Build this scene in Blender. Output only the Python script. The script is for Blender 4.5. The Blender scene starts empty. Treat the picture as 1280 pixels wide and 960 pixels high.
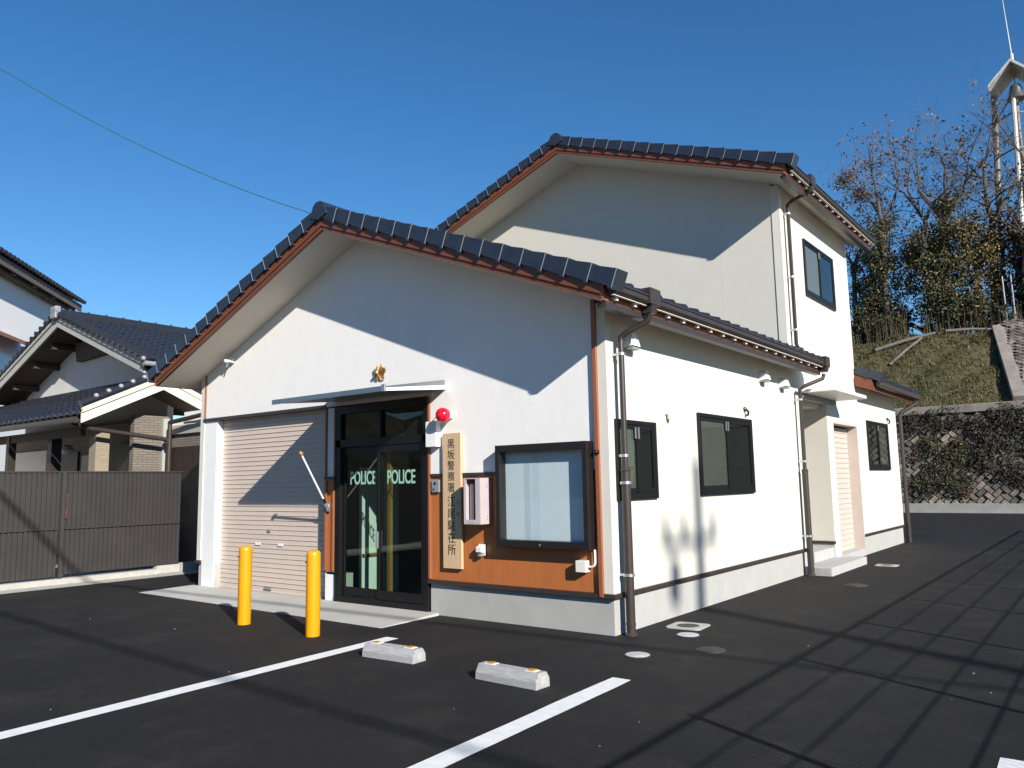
import bpy, bmesh, math, random
from mathutils import Vector, Matrix, Quaternion
random.seed(7)
R = math.radians
sc = bpy.context.scene
COL = sc.collection

# ------------------------------------------------------------------ materials
def mat(name, color, rough=0.6, metal=0.0, var=0.0, scale=6.0, bump=0.0, bscale=60.0, spec=0.5,
        color2=None, stretch=None, coat=0.0):
    m = bpy.data.materials.new(name); m.use_nodes = True
    nt = m.node_tree; b = nt.nodes['Principled BSDF']
    b.inputs['Base Color'].default_value = (*color, 1)
    b.inputs['Roughness'].default_value = rough
    b.inputs['Metallic'].default_value = metal
    b.inputs['Specular IOR Level'].default_value = spec
    b.inputs['Coat Weight'].default_value = coat
    tc = nt.nodes.new('ShaderNodeTexCoord')
    src = tc.outputs['Object']
    if stretch:
        mp = nt.nodes.new('ShaderNodeMapping'); mp.inputs['Scale'].default_value = stretch
        nt.links.new(src, mp.inputs[0]); src = mp.outputs[0]
    if var or color2:
        n = nt.nodes.new('ShaderNodeTexNoise'); n.inputs['Scale'].default_value = scale
        n.inputs['Detail'].default_value = 6; n.inputs['Roughness'].default_value = 0.65
        nt.links.new(src, n.inputs['Vector'])
        r = nt.nodes.new('ShaderNodeValToRGB')
        c2 = color2 or tuple(min(1, c*(1+var)) for c in color)
        c1 = color if color2 else tuple(c*(1-var) for c in color)
        r.color_ramp.elements[0].position = 0.32; r.color_ramp.elements[1].position = 0.68
        r.color_ramp.elements[0].color = (*c1, 1); r.color_ramp.elements[1].color = (*c2, 1)
        nt.links.new(n.outputs['Fac'], r.inputs[0]); nt.links.new(r.outputs[0], b.inputs['Base Color'])
    if bump:
        n2 = nt.nodes.new('ShaderNodeTexNoise'); n2.inputs['Scale'].default_value = bscale
        n2.inputs['Detail'].default_value = 4
        nt.links.new(src, n2.inputs['Vector'])
        bp = nt.nodes.new('ShaderNodeBump'); bp.inputs['Strength'].default_value = bump
        bp.inputs['Distance'].default_value = 0.01
        nt.links.new(n2.outputs['Fac'], bp.inputs['Height']); nt.links.new(bp.outputs[0], b.inputs['Normal'])
    return m

M = {}
M['plaster'] = mat('white_plaster', (.765, .742, .715), .85, var=.025, scale=3, bump=.24, bscale=11, stretch=(1, 1, .7))
M['siding'] = mat('cream_siding', (.575, .545, .475), .7, var=.025, scale=2.5, bump=.12, bscale=90)
M['siding_trim'] = mat('cream_corner_trim', (.63, .60, .53), .6, var=.03, scale=4)
M['foundation'] = mat('grey_foundation', (.37, .365, .34), .85, var=.07, scale=3, bump=.2, bscale=60)
M['brown'] = mat('dark_brown_metal', (.038, .029, .025), .38, var=.12, scale=8)
M['orange_wood'] = mat('orange_board', (.40, .125, .034), .5, var=.12, scale=5, stretch=(7, 7, .5))
M['fascia'] = mat('orange_fascia', (.15, .046, .019), .45, var=.08, scale=4)
M['trim_orange'] = mat('orange_corner_trim_paint', (.27, .093, .042), .4, var=.06, scale=4)
M['soffit'] = mat('soffit_board', (.72, .665, .57), .8, var=.03, scale=3)
M['navy_tile'] = mat('navy_roof_tile', (.020, .026, .040), .30, var=.25, scale=9, bump=.05, bscale=40)
M['rim_glint'] = mat('pale_tile_rim_glint', (.17, .185, .21), .25, var=.1)  # rim coloured pale to paint in the sunlit glints at the tile joints
M['old_tile'] = mat('dark_glazed_tile', (.020, .022, .029), .24, var=.15, scale=14)
M['black'] = mat('black_frame', (.006, .006, .0063), .42, var=.1, scale=8, spec=.35)
M['bronze'] = mat('bronze_aluminium', (.013, .0105, .010), .35, metal=.0, var=.1, scale=8)
M['shutter'] = mat('pinkish_beige_shutter', (.56, .465, .395), .55, var=.03, scale=4)
M['alu'] = mat('brushed_aluminium', (.34, .35, .37), .3, metal=.85, var=.05, scale=12)
M['steel'] = mat('galvanised_steel', (.55, .56, .57), .35, metal=.85, var=.12, scale=15)
M['white_paint'] = mat('white_painted_metal', (.78, .78, .76), .4, var=.03, scale=6)
M['offwhite'] = mat('off_white_plastic', (.72, .69, .61), .45, var=.03, scale=8)
M['grey_plastic'] = mat('grey_plastic', (.22, .23, .24), .4, var=.06, scale=8)
M['pink_metal'] = mat('pale_pink_box', (.55, .475, .475), .35, metal=.2, var=.06, scale=7)
M['yellow'] = mat('yellow_bollard', (.64, .27, .002), .32, var=.05, scale=6, coat=.2)
M['red'] = mat('red_lamp_glass', (.62, .004, .022), .16, var=.05, scale=5, coat=.4)
M['gold'] = mat('gold_metal', (.30, .165, .06), .45, metal=.5, var=.15, scale=20)
M['sign_wood'] = mat('pale_sign_wood', (.50, .34, .19), .6, color2=(.61, .44, .27), scale=3, stretch=(14, 14, .7))
M['ink'] = mat('black_ink', (.008, .008, .009), .6, var=.1)
M['board_panel'] = mat('notice_board_panel', (.60, .66, .68), .6, var=.02, scale=3)
M['line'] = mat('white_road_paint', (.64, .64, .62), .8, color2=(.76, .76, .74), scale=14, bump=.25, bscale=180)
M['apron'] = mat('apron_concrete', (.38, .37, .34), .85, color2=(.45, .44, .41), scale=1.6, bump=.2, bscale=70)
M['concrete'] = mat('pale_concrete', (.38, .365, .33), .9, var=.12, scale=10, bump=.4, bscale=70)
M['stop'] = mat('wheel_stop_concrete', (.42, .42, .41), .9, color2=(.27, .27, .27), scale=9, bump=.5, bscale=80, stretch=(1, 6, 6))
M['old_concrete'] = mat('weathered_concrete', (.16, .135, .115), .9, color2=(.26, .225, .19), scale=2.2, bump=.5, bscale=20)
M['footing'] = mat('grey_footing_concrete', (.27, .265, .25), .9, var=.12, scale=3, bump=.3, bscale=40)
M['step'] = mat('grey_step_tile', (.40, .39, .37), .8, var=.05, scale=6)
M['orange_reflector'] = mat('orange_reflector', (.56, .21, .012), .35, var=.1)
M['cover_grey'] = mat('glazed_grey_knob', (.25, .26, .28), .3, var=.1)
M['iron'] = mat('dark_cast_iron', (.045, .043, .040), .6, var=.3, scale=18, bump=.5, bscale=120)
M['cover_white'] = mat('pale_grey_cover', (.44, .455, .46), .6, var=.06, scale=25, bump=.5, bscale=160)
M['grey_fence'] = mat('grey_brown_fence_sheet', (.030, .0265, .025), .55, var=.16, scale=2.5)
M['fence_post'] = mat('dark_fence_post', (.035, .032, .031), .5, var=.15, scale=6)
M['rust'] = mat('rusty_edge', (.06, .025, .02), .7, var=.4, scale=8)
M['old_wood'] = mat('weathered_brown_wood', (.055, .032, .021), .75, var=.3, scale=4, stretch=(2, 2, 6))
M['grey_wood'] = mat('weathered_grey_wood', (.14, .115, .10), .8, var=.25, scale=4, stretch=(6, 6, 1))
M['barge_grey'] = mat('pale_grey_bargeboard', (.34, .34, .31), .6, var=.05, scale=5)
M['barge_cream'] = mat('cream_bargeboard', (.70, .64, .50), .6, var=.03, scale=5)
M['house_white'] = mat('house_white_wall', (.74, .74, .73), .85, var=.03, scale=3)
M['house_grey'] = mat('house_grey_wall', (.50, .49, .47), .85, var=.04, scale=3)
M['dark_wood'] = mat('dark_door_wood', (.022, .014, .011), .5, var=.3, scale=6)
M['bark'] = mat('grey_brown_bark', (.10, .078, .065), .9, var=.3, scale=6, bump=.5, bscale=20)
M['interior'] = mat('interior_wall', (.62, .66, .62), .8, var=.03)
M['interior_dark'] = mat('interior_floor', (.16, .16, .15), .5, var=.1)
M['door_wood'] = mat('ochre_door_post', (.24, .125, .035), .5, var=.1)

def tile_wall_material(name, c1, c2, mortar, w, h):
    m = bpy.data.materials.new(name); m.use_nodes = True
    nt = m.node_tree; b = nt.nodes['Principled BSDF']; b.inputs['Roughness'].default_value = .75
    tc = nt.nodes.new('ShaderNodeTexCoord'); sp = nt.nodes.new('ShaderNodeSeparateXYZ'); cb = nt.nodes.new('ShaderNodeCombineXYZ')
    ad = nt.nodes.new('ShaderNodeMath'); ad.operation = 'ADD'
    nt.links.new(tc.outputs['Object'], sp.inputs[0]); nt.links.new(sp.outputs[0], ad.inputs[0]); nt.links.new(sp.outputs[1], ad.inputs[1])
    nt.links.new(ad.outputs[0], cb.inputs[0]); nt.links.new(sp.outputs[2], cb.inputs[1])
    br = nt.nodes.new('ShaderNodeTexBrick'); br.inputs['Scale'].default_value = 1
    br.inputs['Brick Width'].default_value = w; br.inputs['Row Height'].default_value = h
    br.inputs['Mortar Size'].default_value = .006
    br.inputs['Color1'].default_value = (*c1, 1); br.inputs['Color2'].default_value = (*c2, 1); br.inputs['Mortar'].default_value = (*mortar, 1)
    nt.links.new(cb.outputs[0], br.inputs['Vector']); nt.links.new(br.outputs['Color'], b.inputs['Base Color'])
    bp = nt.nodes.new('ShaderNodeBump'); bp.inputs['Strength'].default_value = .5; bp.inputs['Distance'].default_value = .01
    inv = nt.nodes.new('ShaderNodeMath'); inv.operation = 'SUBTRACT'; inv.inputs[0].default_value = 1
    nt.links.new(br.outputs['Fac'], inv.inputs[1]); nt.links.new(inv.outputs[0], bp.inputs['Height']); nt.links.new(bp.outputs[0], b.inputs['Normal'])
    return m
M['tile_wall'] = tile_wall_material('brown_grey_tile_wall', (.15, .128, .105), (.185, .157, .13), (.085, .073, .06), .2, .05)
M['tan_tile'] = tile_wall_material('tan_tile_pillar', (.24, .195, .135), (.28, .23, .155), (.22, .18, .13), .15, .045)

def asphalt_material():
    m = bpy.data.materials.new('dark_asphalt'); m.use_nodes = True
    nt = m.node_tree; b = nt.nodes['Principled BSDF']; b.inputs['Roughness'].default_value = .82
    b.inputs['Specular IOR Level'].default_value = .22
    tc = nt.nodes.new('ShaderNodeTexCoord')
    def noise(s, d=5, ro=.6):
        n = nt.nodes.new('ShaderNodeTexNoise'); n.inputs['Scale'].default_value = s; n.inputs['Detail'].default_value = d
        n.inputs['Roughness'].default_value = ro
        nt.links.new(tc.outputs['Object'], n.inputs['Vector']); return n
    def ramp(n, p0, c0, p1, c1):
        r = nt.nodes.new('ShaderNodeValToRGB'); e = r.color_ramp.elements
        e[0].position = p0; e[0].color = (*c0, 1); e[1].position = p1; e[1].color = (*c1, 1)
        nt.links.new(n.outputs['Fac'], r.inputs[0]); return r
    base = ramp(noise(.55, 8, .7), .3, (.0115, .0108, .0107), .72, (.0205, .0195, .0192))
    grain = ramp(noise(260, 3), .35, (.55, .55, .55), .75, (1.6, 1.6, 1.6))
    mul = nt.nodes.new('ShaderNodeMixRGB'); mul.blend_type = 'MULTIPLY'; mul.inputs[0].default_value = 1
    nt.links.new(base.outputs[0], mul.inputs[1]); nt.links.new(grain.outputs[0], mul.inputs[2])
    dust = ramp(noise(1.3, 9, .75), .50, (0, 0, 0), .80, (.55, .55, .55))       # dried mud stains
    mix = nt.nodes.new('ShaderNodeMixRGB'); mix.inputs[2].default_value = (.058, .047, .038, 1)
    nt.links.new(dust.outputs[0], mix.inputs[0]); nt.links.new(mul.outputs[0], mix.inputs[1])
    nt.links.new(mix.outputs[0], b.inputs['Base Color'])
    v = nt.nodes.new('ShaderNodeTexVoronoi'); v.inputs['Scale'].default_value = 95
    nt.links.new(tc.outputs['Object'], v.inputs['Vector'])
    bp = nt.nodes.new('ShaderNodeBump'); bp.inputs['Strength'].default_value = .6; bp.inputs['Distance'].default_value = .006
    nt.links.new(v.outputs['Distance'], bp.inputs['Height']); nt.links.new(bp.outputs[0], b.inputs['Normal'])
    return m
M['asphalt'] = asphalt_material()

def glass_material(name, tint, refl=1.0):
    m = bpy.data.materials.new(name); m.use_nodes = True
    nt = m.node_tree; nt.nodes.remove(nt.nodes['Principled BSDF'])
    out = nt.nodes['Material Output']
    t = nt.nodes.new('ShaderNodeBsdfTransparent'); t.inputs[0].default_value = (*tint, 1)
    g = nt.nodes.new('ShaderNodeBsdfGlossy'); g.inputs['Roughness'].default_value = .01
    lw = nt.nodes.new('ShaderNodeLayerWeight'); lw.inputs['Blend'].default_value = .5
    pw = nt.nodes.new('ShaderNodeMath'); pw.operation = 'POWER'; pw.inputs[1].default_value = 5; nt.links.new(lw.outputs['Facing'], pw.inputs[0])
    f = nt.nodes.new('ShaderNodeMath'); f.operation = 'MULTIPLY_ADD'; f.inputs[1].default_value = .95; f.inputs[2].default_value = .045; nt.links.new(pw.outputs[0], f.inputs[0])
    mu = nt.nodes.new('ShaderNodeMath'); mu.operation = 'MULTIPLY'; mu.inputs[1].default_value = refl; mu.use_clamp = True
    mx = nt.nodes.new('ShaderNodeMixShader')
    nt.links.new(f.outputs[0], mu.inputs[0]); nt.links.new(mu.outputs[0], mx.inputs[0])
    nt.links.new(t.outputs[0], mx.inputs[1]); nt.links.new(g.outputs[0], mx.inputs[2]); nt.links.new(mx.outputs[0], out.inputs[0])
    return m
M['door_glass'] = glass_material('green_tinted_glass', (.80, .885, .84), 1.1)
M['clear_glass'] = glass_material('clear_glass', (.965, .985, .99), .7)
M['window_glass'] = glass_material('dark_window_glass', (.76, .785, .765), 1.0)
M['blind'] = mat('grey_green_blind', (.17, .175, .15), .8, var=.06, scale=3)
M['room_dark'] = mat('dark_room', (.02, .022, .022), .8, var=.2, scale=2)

def leaf_material(name, c1, c2, c3):
    m = bpy.data.materials.new(name); m.use_nodes = True
    nt = m.node_tree; b = nt.nodes['Principled BSDF']; b.inputs['Roughness'].default_value = .6
    b.inputs['Specular IOR Level'].default_value = .3
    g = nt.nodes.new('ShaderNodeNewGeometry'); r = nt.nodes.new('ShaderNodeValToRGB')
    e = r.color_ramp.elements; e[0].color = (*c1, 1); e[1].color = (*c3, 1)
    k = e.new(.55); k.color = (*c2, 1)
    nt.links.new(g.outputs['Random Per Island'], r.inputs[0]); nt.links.new(r.outputs[0], b.inputs['Base Color'])
    return m
M['leaf_ivy'] = leaf_material('ivy_leaves', (.028, .034, .014), (.062, .062, .026), (.15, .125, .055))
M['leaf_mixed'] = leaf_material('yellowing_leaves', (.040, .040, .017), (.105, .082, .034), (.24, .17, .07))
M['leaf_orange'] = leaf_material('autumn_leaves', (.065, .044, .026), (.13, .080, .037), (.20, .128, .058))
M['leaf_brown'] = leaf_material('dry_brown_leaves', (.035, .022, .013), (.075, .045, .025), (.13, .085, .04))
M['leaf_bush'] = leaf_material('undergrowth_leaves', (.022, .024, .013), (.050, .046, .024), (.11, .085, .045))
M['leaf_moss'] = leaf_material('dark_creeper_leaves', (.012, .011, .007), (.026, .022, .012), (.050, .038, .020))
M['leaf_olive'] = leaf_material('olive_creeper_leaves', (.018, .018, .008), (.034, .034, .014), (.065, .056, .024))
M['grass'] = leaf_material('slope_grass_blades', (.045, .058, .014), (.085, .082, .026), (.17, .125, .052))
M['slope'] = mat('grassy_slope_soil', (.042, .046, .015), .95, color2=(.095, .072, .034), scale=1.4, bump=.8, bscale=6)
M['bounce_ground'] = mat('pale_bounce_ground', (.30, .265, .215), .95, color2=(.40, .36, .30), scale=.6)  # unseen ground outside the lot, made pale to bounce light onto shaded walls
M['stone'] = mat('retaining_wall_stone', (.065, .057, .048), .9, color2=(.20, .18, .155), scale=2.4, bump=.6, bscale=25)
def block_material():
    m = mat('mossy_wall_stone', (.05, .045, .038), .9, color2=(.24, .215, .185), scale=1.6, bump=.6, bscale=25)
    nt = m.node_tree; b = nt.nodes['Principled BSDF']; g = nt.nodes.new('ShaderNodeNewGeometry')
    r = nt.nodes.new('ShaderNodeValToRGB'); r.color_ramp.elements[0].color = (.45, .43, .40, 1); r.color_ramp.elements[1].color = (1.5, 1.45, 1.38, 1)
    mx = nt.nodes.new('ShaderNodeMixRGB'); mx.blend_type = 'MULTIPLY'; mx.inputs[0].default_value = 1
    src = b.inputs['Base Color'].links[0].from_socket
    nt.links.new(g.outputs['Random Per Island'], r.inputs[0]); nt.links.new(src, mx.inputs[1]); nt.links.new(r.outputs[0], mx.inputs[2]); nt.links.new(mx.outputs[0], b.inputs['Base Color'])
    return m
M['block'] = block_material()
M['stem'] = mat('dark_creeper_stem', (.022, .017, .012), .9)
M['joint'] = mat('dark_wall_joint', (.03, .026, .022), .95, var=.3, scale=5)

# ------------------------------------------------------------------ mesh helpers
class G:
    """collects faces in world space and links them as ONE mesh object"""
    def __init__(s): s.v = []; s.f = []; s.sm = False
    def add(s, vs, fs):
        n = len(s.v); s.v += [tuple(v) for v in vs]; s.f += [tuple(i+n for i in f) for f in fs]; return s
    def box(s, x0, x1, y0, y1, z0, z1):
        vs = [(x, y, z) for z in (z0, z1) for y in (y0, y1) for x in (x0, x1)]
        return s.add(vs, [(0, 2, 3, 1), (4, 5, 7, 6), (0, 1, 5, 4), (2, 6, 7, 3), (0, 4, 6, 2), (1, 3, 7, 5)])
    def obox(s, c, ax, ay, az):                      # oriented box: centre and three half-axis vectors
        c, ax, ay, az = map(Vector, (c, ax, ay, az))
        vs = [c+ax*i+ay*j+az*k for k in (-1, 1) for j in (-1, 1) for i in (-1, 1)]
        return s.add(vs, [(0, 2, 3, 1), (4, 5, 7, 6), (0, 1, 5, 4), (2, 6, 7, 3), (0, 4, 6, 2), (1, 3, 7, 5)])
    def prism(s, poly, axis, a0, a1):                # polygon in the plane across axis ('x': (y,z), 'y': (x,z), 'z': (x,y))
        def p(u, w, a):
            return (a, u, w) if axis == 'x' else (u, a, w) if axis == 'y' else (u, w, a)
        n = len(poly)
        vs = [p(u, w, a0) for u, w in poly]+[p(u, w, a1) for u, w in poly]
        fs = [tuple(range(n)), tuple(range(2*n-1, n-1, -1))]
        fs += [(i, i+n, (i+1) % n+n, (i+1) % n) for i in range(n)]
        return s.add(vs, fs)
    def tube(s, pts, r, n=10, cap=True):             # r: number or list
        pts = [Vector(p) for p in pts]; k = len(pts)
        rs = r if isinstance(r, (list, tuple)) else [r]*k
        base = len(s.v); up = None
        for i, p in enumerate(pts):
            d = (pts[min(i+1, k-1)]-pts[max(i-1, 0)]).normalized()
            if up is None:
                up = d.cross(Vector((.3, .5, .81))).normalized()
            a = (up-d*up.dot(d)).normalized(); b = d.cross(a); up = a
            for j in range(n):
                t = 2*math.pi*j/n
                s.v.append(tuple(p+(a*math.cos(t)+b*math.sin(t))*rs[i]))
        for i in range(k-1):
            for j in range(n):
                s.f.append((base+i*n+j, base+i*n+(j+1) % n, base+(i+1)*n+(j+1) % n, base+(i+1)*n+j))
        if cap:
            s.f.append(tuple(base+j for j in range(n-1, -1, -1))); s.f.append(tuple(base+(k-1)*n+j for j in range(n)))
        return s
    def lathe(s, c, prof, n=24, axis=(0, 0, 1)):     # profile of (r, h)
        q = Vector((0, 0, 1)).rotation_difference(Vector(axis)); base = len(s.v); c = Vector(c)
        for r, h in prof:
            for j in range(n):
                t = 2*math.pi*j/n
                s.v.append(tuple(c+q @ Vector((r*math.cos(t), r*math.sin(t), h))))
        for i in range(len(prof)-1):
            for j in range(n):
                s.f.append((base+i*n+j, base+i*n+(j+1) % n, base+(i+1)*n+(j+1) % n, base+(i+1)*n+j))
        s.f.append(tuple(base+j for j in range(n-1, -1, -1))); s.f.append(tuple(base+(len(prof)-1)*n+j for j in range(n)))
        return s
    def sphere(s, c, r, n=20, m=12):
        return s.lathe(c, [(max(1e-4, r*math.sin(math.pi*i/m)), -r*math.cos(math.pi*i/m)) for i in range(m+1)], n)
    def build(s, name, material, parent=None, bevel=0, smooth=False, second=None):   # second: (first face, material)
        off = Vector(WORLD.get(parent.name, (0, 0, 0))) if parent else Vector((0, 0, 0))
        me = bpy.data.meshes.new(name)
        me.from_pydata([tuple(Vector(v)-off) for v in s.v], [], s.f); me.update()
        me.materials.append(material)
        if second:
            me.materials.append(second[1])
            for p in me.polygons: p.material_index = int(p.index >= second[0])
        bm = bmesh.new(); bm.from_mesh(me); bmesh.ops.recalc_face_normals(bm, faces=bm.faces); bm.to_mesh(me); bm.free()
        if smooth:
            for p in me.polygons: p.use_smooth = True
            me.set_sharp_from_angle(angle=R(40))
        o = bpy.data.objects.new(name, me); COL.objects.link(o)
        if parent:
            o.parent = parent; WORLD[o.name] = tuple(off)
        if bevel:
            b = o.modifiers.new('bevel', 'BEVEL'); b.width = bevel; b.segments = 2; b.limit_method = 'ANGLE'
            b.harden_normals = True
        return o
def build_each(g_list, name, material, parent, bevel=0, smooth=False):
    return [g.build(name, material, parent, bevel, smooth) for g in g_list]
def boxes(*bs): return [G().box(*b) for b in bs]
WORLD = {}
def tag(o, label=None, cat=None, group=None, kind=None):
    if label: o['label'] = label
    if cat: o['category'] = cat
    if group: o['group'] = group
    if kind: o['kind'] = kind
    return o
def thing(name, label, cat, loc=(0, 0, 0), group=None):
    o = bpy.data.objects.new(name, None); COL.objects.link(o); o.location = loc; o.empty_display_size = .1
    WORLD[o.name] = tuple(loc)
    return tag(o, label, cat, group)
def copy_tree(o, parent=None):
    c = o.copy(); COL.objects.link(c); c.parent = parent
    for ch in [x for x in COL.objects if x.parent == o]: copy_tree(ch, c)
    return c
def text_mesh(name, body, size, depth, material, parent, origin, xdir, zdir, sx=1.0, bold=0.0):
    c = bpy.data.curves.new(name, 'FONT'); c.body = body; c.size = size; c.extrude = depth; c.offset = bold
    c.align_x = 'CENTER'; c.align_y = 'CENTER'
    t = bpy.data.objects.new(name+'_source', c); COL.objects.link(t)
    dg = bpy.context.evaluated_depsgraph_get(); dg.update()
    me = bpy.data.meshes.new_from_object(t.evaluated_get(dg)); me.name = name
    bpy.data.objects.remove(t)
    xd = Vector(xdir).normalized(); zd = Vector(zdir).normalized(); yd = xd.cross(zd)   # text depth axis = xd x zd
    off = Vector(WORLD.get(parent.name, (0, 0, 0))); og = Vector(origin)-off
    for v in me.vertices:
        v.co = og+xd*(v.co.x*sx)+zd*v.co.y+yd*v.co.z
    me.materials.clear(); me.materials.append(material)
    o = bpy.data.objects.new(name, me); COL.objects.link(o); o.parent = parent; WORLD[o.name] = tuple(off)
    return o

def tile_sheet(g, origin, u, s, n, Lu, Ls, wave=.30, course=.28, amp=.035, step=.02, per=6, phase=0.0, shape='roll'):
    """roof tiles: origin on the eave, u along the eave, s up the slope, n the roof normal"""
    o, u, s, n = map(Vector, (origin, u, s, n)); u.normalize(); s.normalize(); n.normalize()
    nu = int(round(Lu/wave*per)); nc = int(math.ceil(Ls/course))
    rows = []
    for k in range(nc):
        a, b = k*course, min((k+1)*course, Ls)
        rows += [(a, step), (b-.001, 0.0)]
    base = len(g.v)
    for d, h in rows:
        for i in range(nu+1):
            x = Lu*i/nu; t = (x/wave+phase) % 1
            if shape == 'roll':                       # flat pan with one raised roll
                z = amp*max(0, math.cos((t-.5)*2*math.pi*1.25)) if abs(t-.5) < .2 else 0
                z += amp*.35*(1-math.cos(2*math.pi*t))*.5
            else:
                z = amp*math.sin(2*math.pi*t)
            g.v.append(tuple(o+u*x+s*d+n*(h+z)))
    W = nu+1
    for r in range(len(rows)-1):
        for i in range(nu):
            g.f.append((base+r*W+i, base+r*W+i+1, base+(r+1)*W+i+1, base+(r+1)*W+i))
    # eave front edge
    b2 = len(g.v)
    for i in range(nu+1):
        g.v.append(tuple(Vector(g.v[base+i])-n*.05))
    for i in range(nu): g.f.append((base+i, b2+i, b2+i+1, base+i+1))

def verge_tiles(g, p_top, p_eave, y_front, pitch=.29, h=.158, depth=.20, flare=.012, rim=None):
    """box-shaped verge tiles stepping down from p_top to p_eave, both (x, z)"""
    a, b = Vector(p_top), Vector(p_eave); L = (b-a).length; n = round(L/pitch); pt = L/n; d = (b-a)/L
    up = Vector((-d.y, d.x));  up = up if up.y > 0 else -up
    for k in range(n):
        s0, s1 = k*pt-.01, (k+1)*pt+.03
        q = [a+d*s0+up*.012, a+d*(s1-.05)-up*.004, a+d*(s1-.045)-up*.026, a+d*s1-up*.026, a+d*s1+up*(h+.014), a+d*s0+up*(h-.008)]
        ys = [y_front, y_front-flare, y_front-flare, y_front-flare, y_front-flare, y_front]
        m = len(q)
        vs = [(p.x, y, p.y) for p, y in zip(q, ys)]+[(p.x, y_front+depth, p.y) for p in q]
        g.add(vs, [tuple(range(m)), tuple(range(2*m-1, m-1, -1))]+[(i, i+m, (i+1) % m+m, (i+1) % m) for i in range(m)])
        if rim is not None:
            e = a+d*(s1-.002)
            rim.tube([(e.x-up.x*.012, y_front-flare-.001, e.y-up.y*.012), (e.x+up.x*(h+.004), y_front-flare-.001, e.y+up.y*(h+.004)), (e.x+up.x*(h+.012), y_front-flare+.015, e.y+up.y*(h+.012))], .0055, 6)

# ------------------------------------------------------------------ setting: ground
def struct(o): o['kind'] = 'structure'; return o
g = G(); g.add([(-400, -300, -.03), (400, -300, -.03), (400, 500, -.03), (-400, 500, -.03)], [(0, 1, 2, 3)])
struct(g.build('ground', M['bounce_ground']))
g = G(); g.add([(-9.25, -11, 0), (5.4, -11, 0), (5.4, 20, 0), (30, 20, 0), (30, 28.6, 0), (-40, 28.6, 0), (-40, 10, 0), (-9.25, 10, 0)], [(0, 1, 2, 3, 4, 5, 6, 7)])
struct(g.build('parking_lot', M['asphalt']))
# concrete apron in front of shutter and door (a shallow wedge)
g = G()
ap = [(-7.55, -.85), (-2.32, -.92), (-2.34, .0), (-7.55, .0)]
vs = [(ap[0][0], ap[0][1], .004), (ap[1][0], ap[1][1], .004), (ap[2][0], ap[2][1], .03), (ap[3][0], ap[3][1], .02)]
vs += [(x, y, -.02) for x, y in ap]
g.add(vs, [(0, 1, 2, 3), (7, 6, 5, 4), (0, 4, 5, 1), (1, 5, 6, 2), (2, 6, 7, 3), (3, 7, 4, 0)])
struct(g.build('pavement', M['apron']))
# strip of concrete along the neighbour's fence
g = G(); g.add([(-9.72, -9, .02), (-9.25, -9, .004), (-9.25, 1.4, .004), (-9.72, 1.4, .02)], [(0, 1, 2, 3)])
struct(g.build('path', M['concrete']))
def quad_strip(name, a, b, w, z=.004):
    a, b = Vector(a), Vector(b); d = (b-a).normalized(); p = Vector((-d.y, d.x))*w/2
    n = 24; gg = G(); vs = []
    for i in range(n+1):
        c = a+(b-a)*i/n
        for sgn in (-1, 1):
            j = random.uniform(-.004, .004)
            vs.append((c.x+sgn*(p.x)+j, c.y+sgn*p.y+j, z))
    gg.add(vs, [(2*i, 2*i+1, 2*i+3, 2*i+2) for i in range(n)])
    return struct(gg.build(name, M['line']))
quad_strip('parking_line', (-1.82, -1.22), (-1.36, -9.0), .165)
quad_strip('parking_line', (.87, -1.40), (1.12, -8.0), .165)
quad_strip('parking_line', (3.46, -1.76), (3.62, -7.5), .155)

# ------------------------------------------------------------------ police station
st = thing('police_station', 'white and cream police station with navy tiled gable roofs, beige shutter and glass door', 'building', (-3.7, 3, 0))
# --- foundation and trims
build_each(boxes((-7.43, -6.985, .02, .3, -.02, .355), (-4.36, -4.17, .02, .3, -.02, .355)), 'column_base', M['foundation'], st)
g = G()
g.box(-2.48, -.02, .02, .3, -.02, .355).box(-.3, -.02, .3, 6.02, -.02, .355)
g.build('foundation', M['foundation'], st)
build_each(boxes((-.3, -.02, 9.43, 12.81, -.02, .355), (-1.4, -.01, 7.446, 7.6, -.02, .355), (-7.43, -7.2, .3, 12.8, -.02, .355)), 'foundation', M['foundation'], st)
build_each([G().box(-2.49, .022, -.03, .05, .357, .40).box(-.05, .022, .05, 6.07, .357, .40)]+boxes((-.05, .022, 9.42, 12.86, .357, .40), (-7.48, -7.33, -.02, .1, .357, .40), (-.9, .01, 7.425, 7.47, .357, .40)), 'base_trim', M['brown'], st)
# --- white plaster gable front (y = 0)
XR, ZR = -3.764, 4.745; SR, SL = .381, .415         # lower ridge and soffit slopes
def zs(x): return ZR-SR*(x-XR) if x > XR else ZR+SL*(x-XR)
def gable(g, xs, z0, y0, y1, zf, extra=()):
    poly = [(xs[0], z0), (xs[1], z0), (xs[1], zf(xs[1]))]+list(extra)+[(xs[0], zf(xs[0]))]
    g.prism(poly, 'y', y0, y1)
g = G()
gable(g, (-7.33, -.16), 2.585, 0, .12, lambda x: zs(x)+.004, [(XR, ZR+.004)])
g.box(-2.49, -.16, 0, .12, 1.62, 2.585)
g.build('front_wall', M['plaster'], st)
G().box(-4.345, -4.19, 0, .12, 1.62, 2.535).build('door_side_panel', M['plaster'], st)
build_each([G().box(-7.33, -7.0, .0, .14, -.02, 2.54), G().box(-4.36, -4.19, .012, .12, .357, .385).box(-4.385, -4.19, .012, .12, .0, .395)], 'shutter_jamb', M['white_paint'], st)
build_each(boxes((-2.485, -.16, .004, .12, .402, 1.585), (-4.375, -4.19, -.012, .12, .395, 1.585)), 'wood_panel', M['orange_wood'], st)
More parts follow.
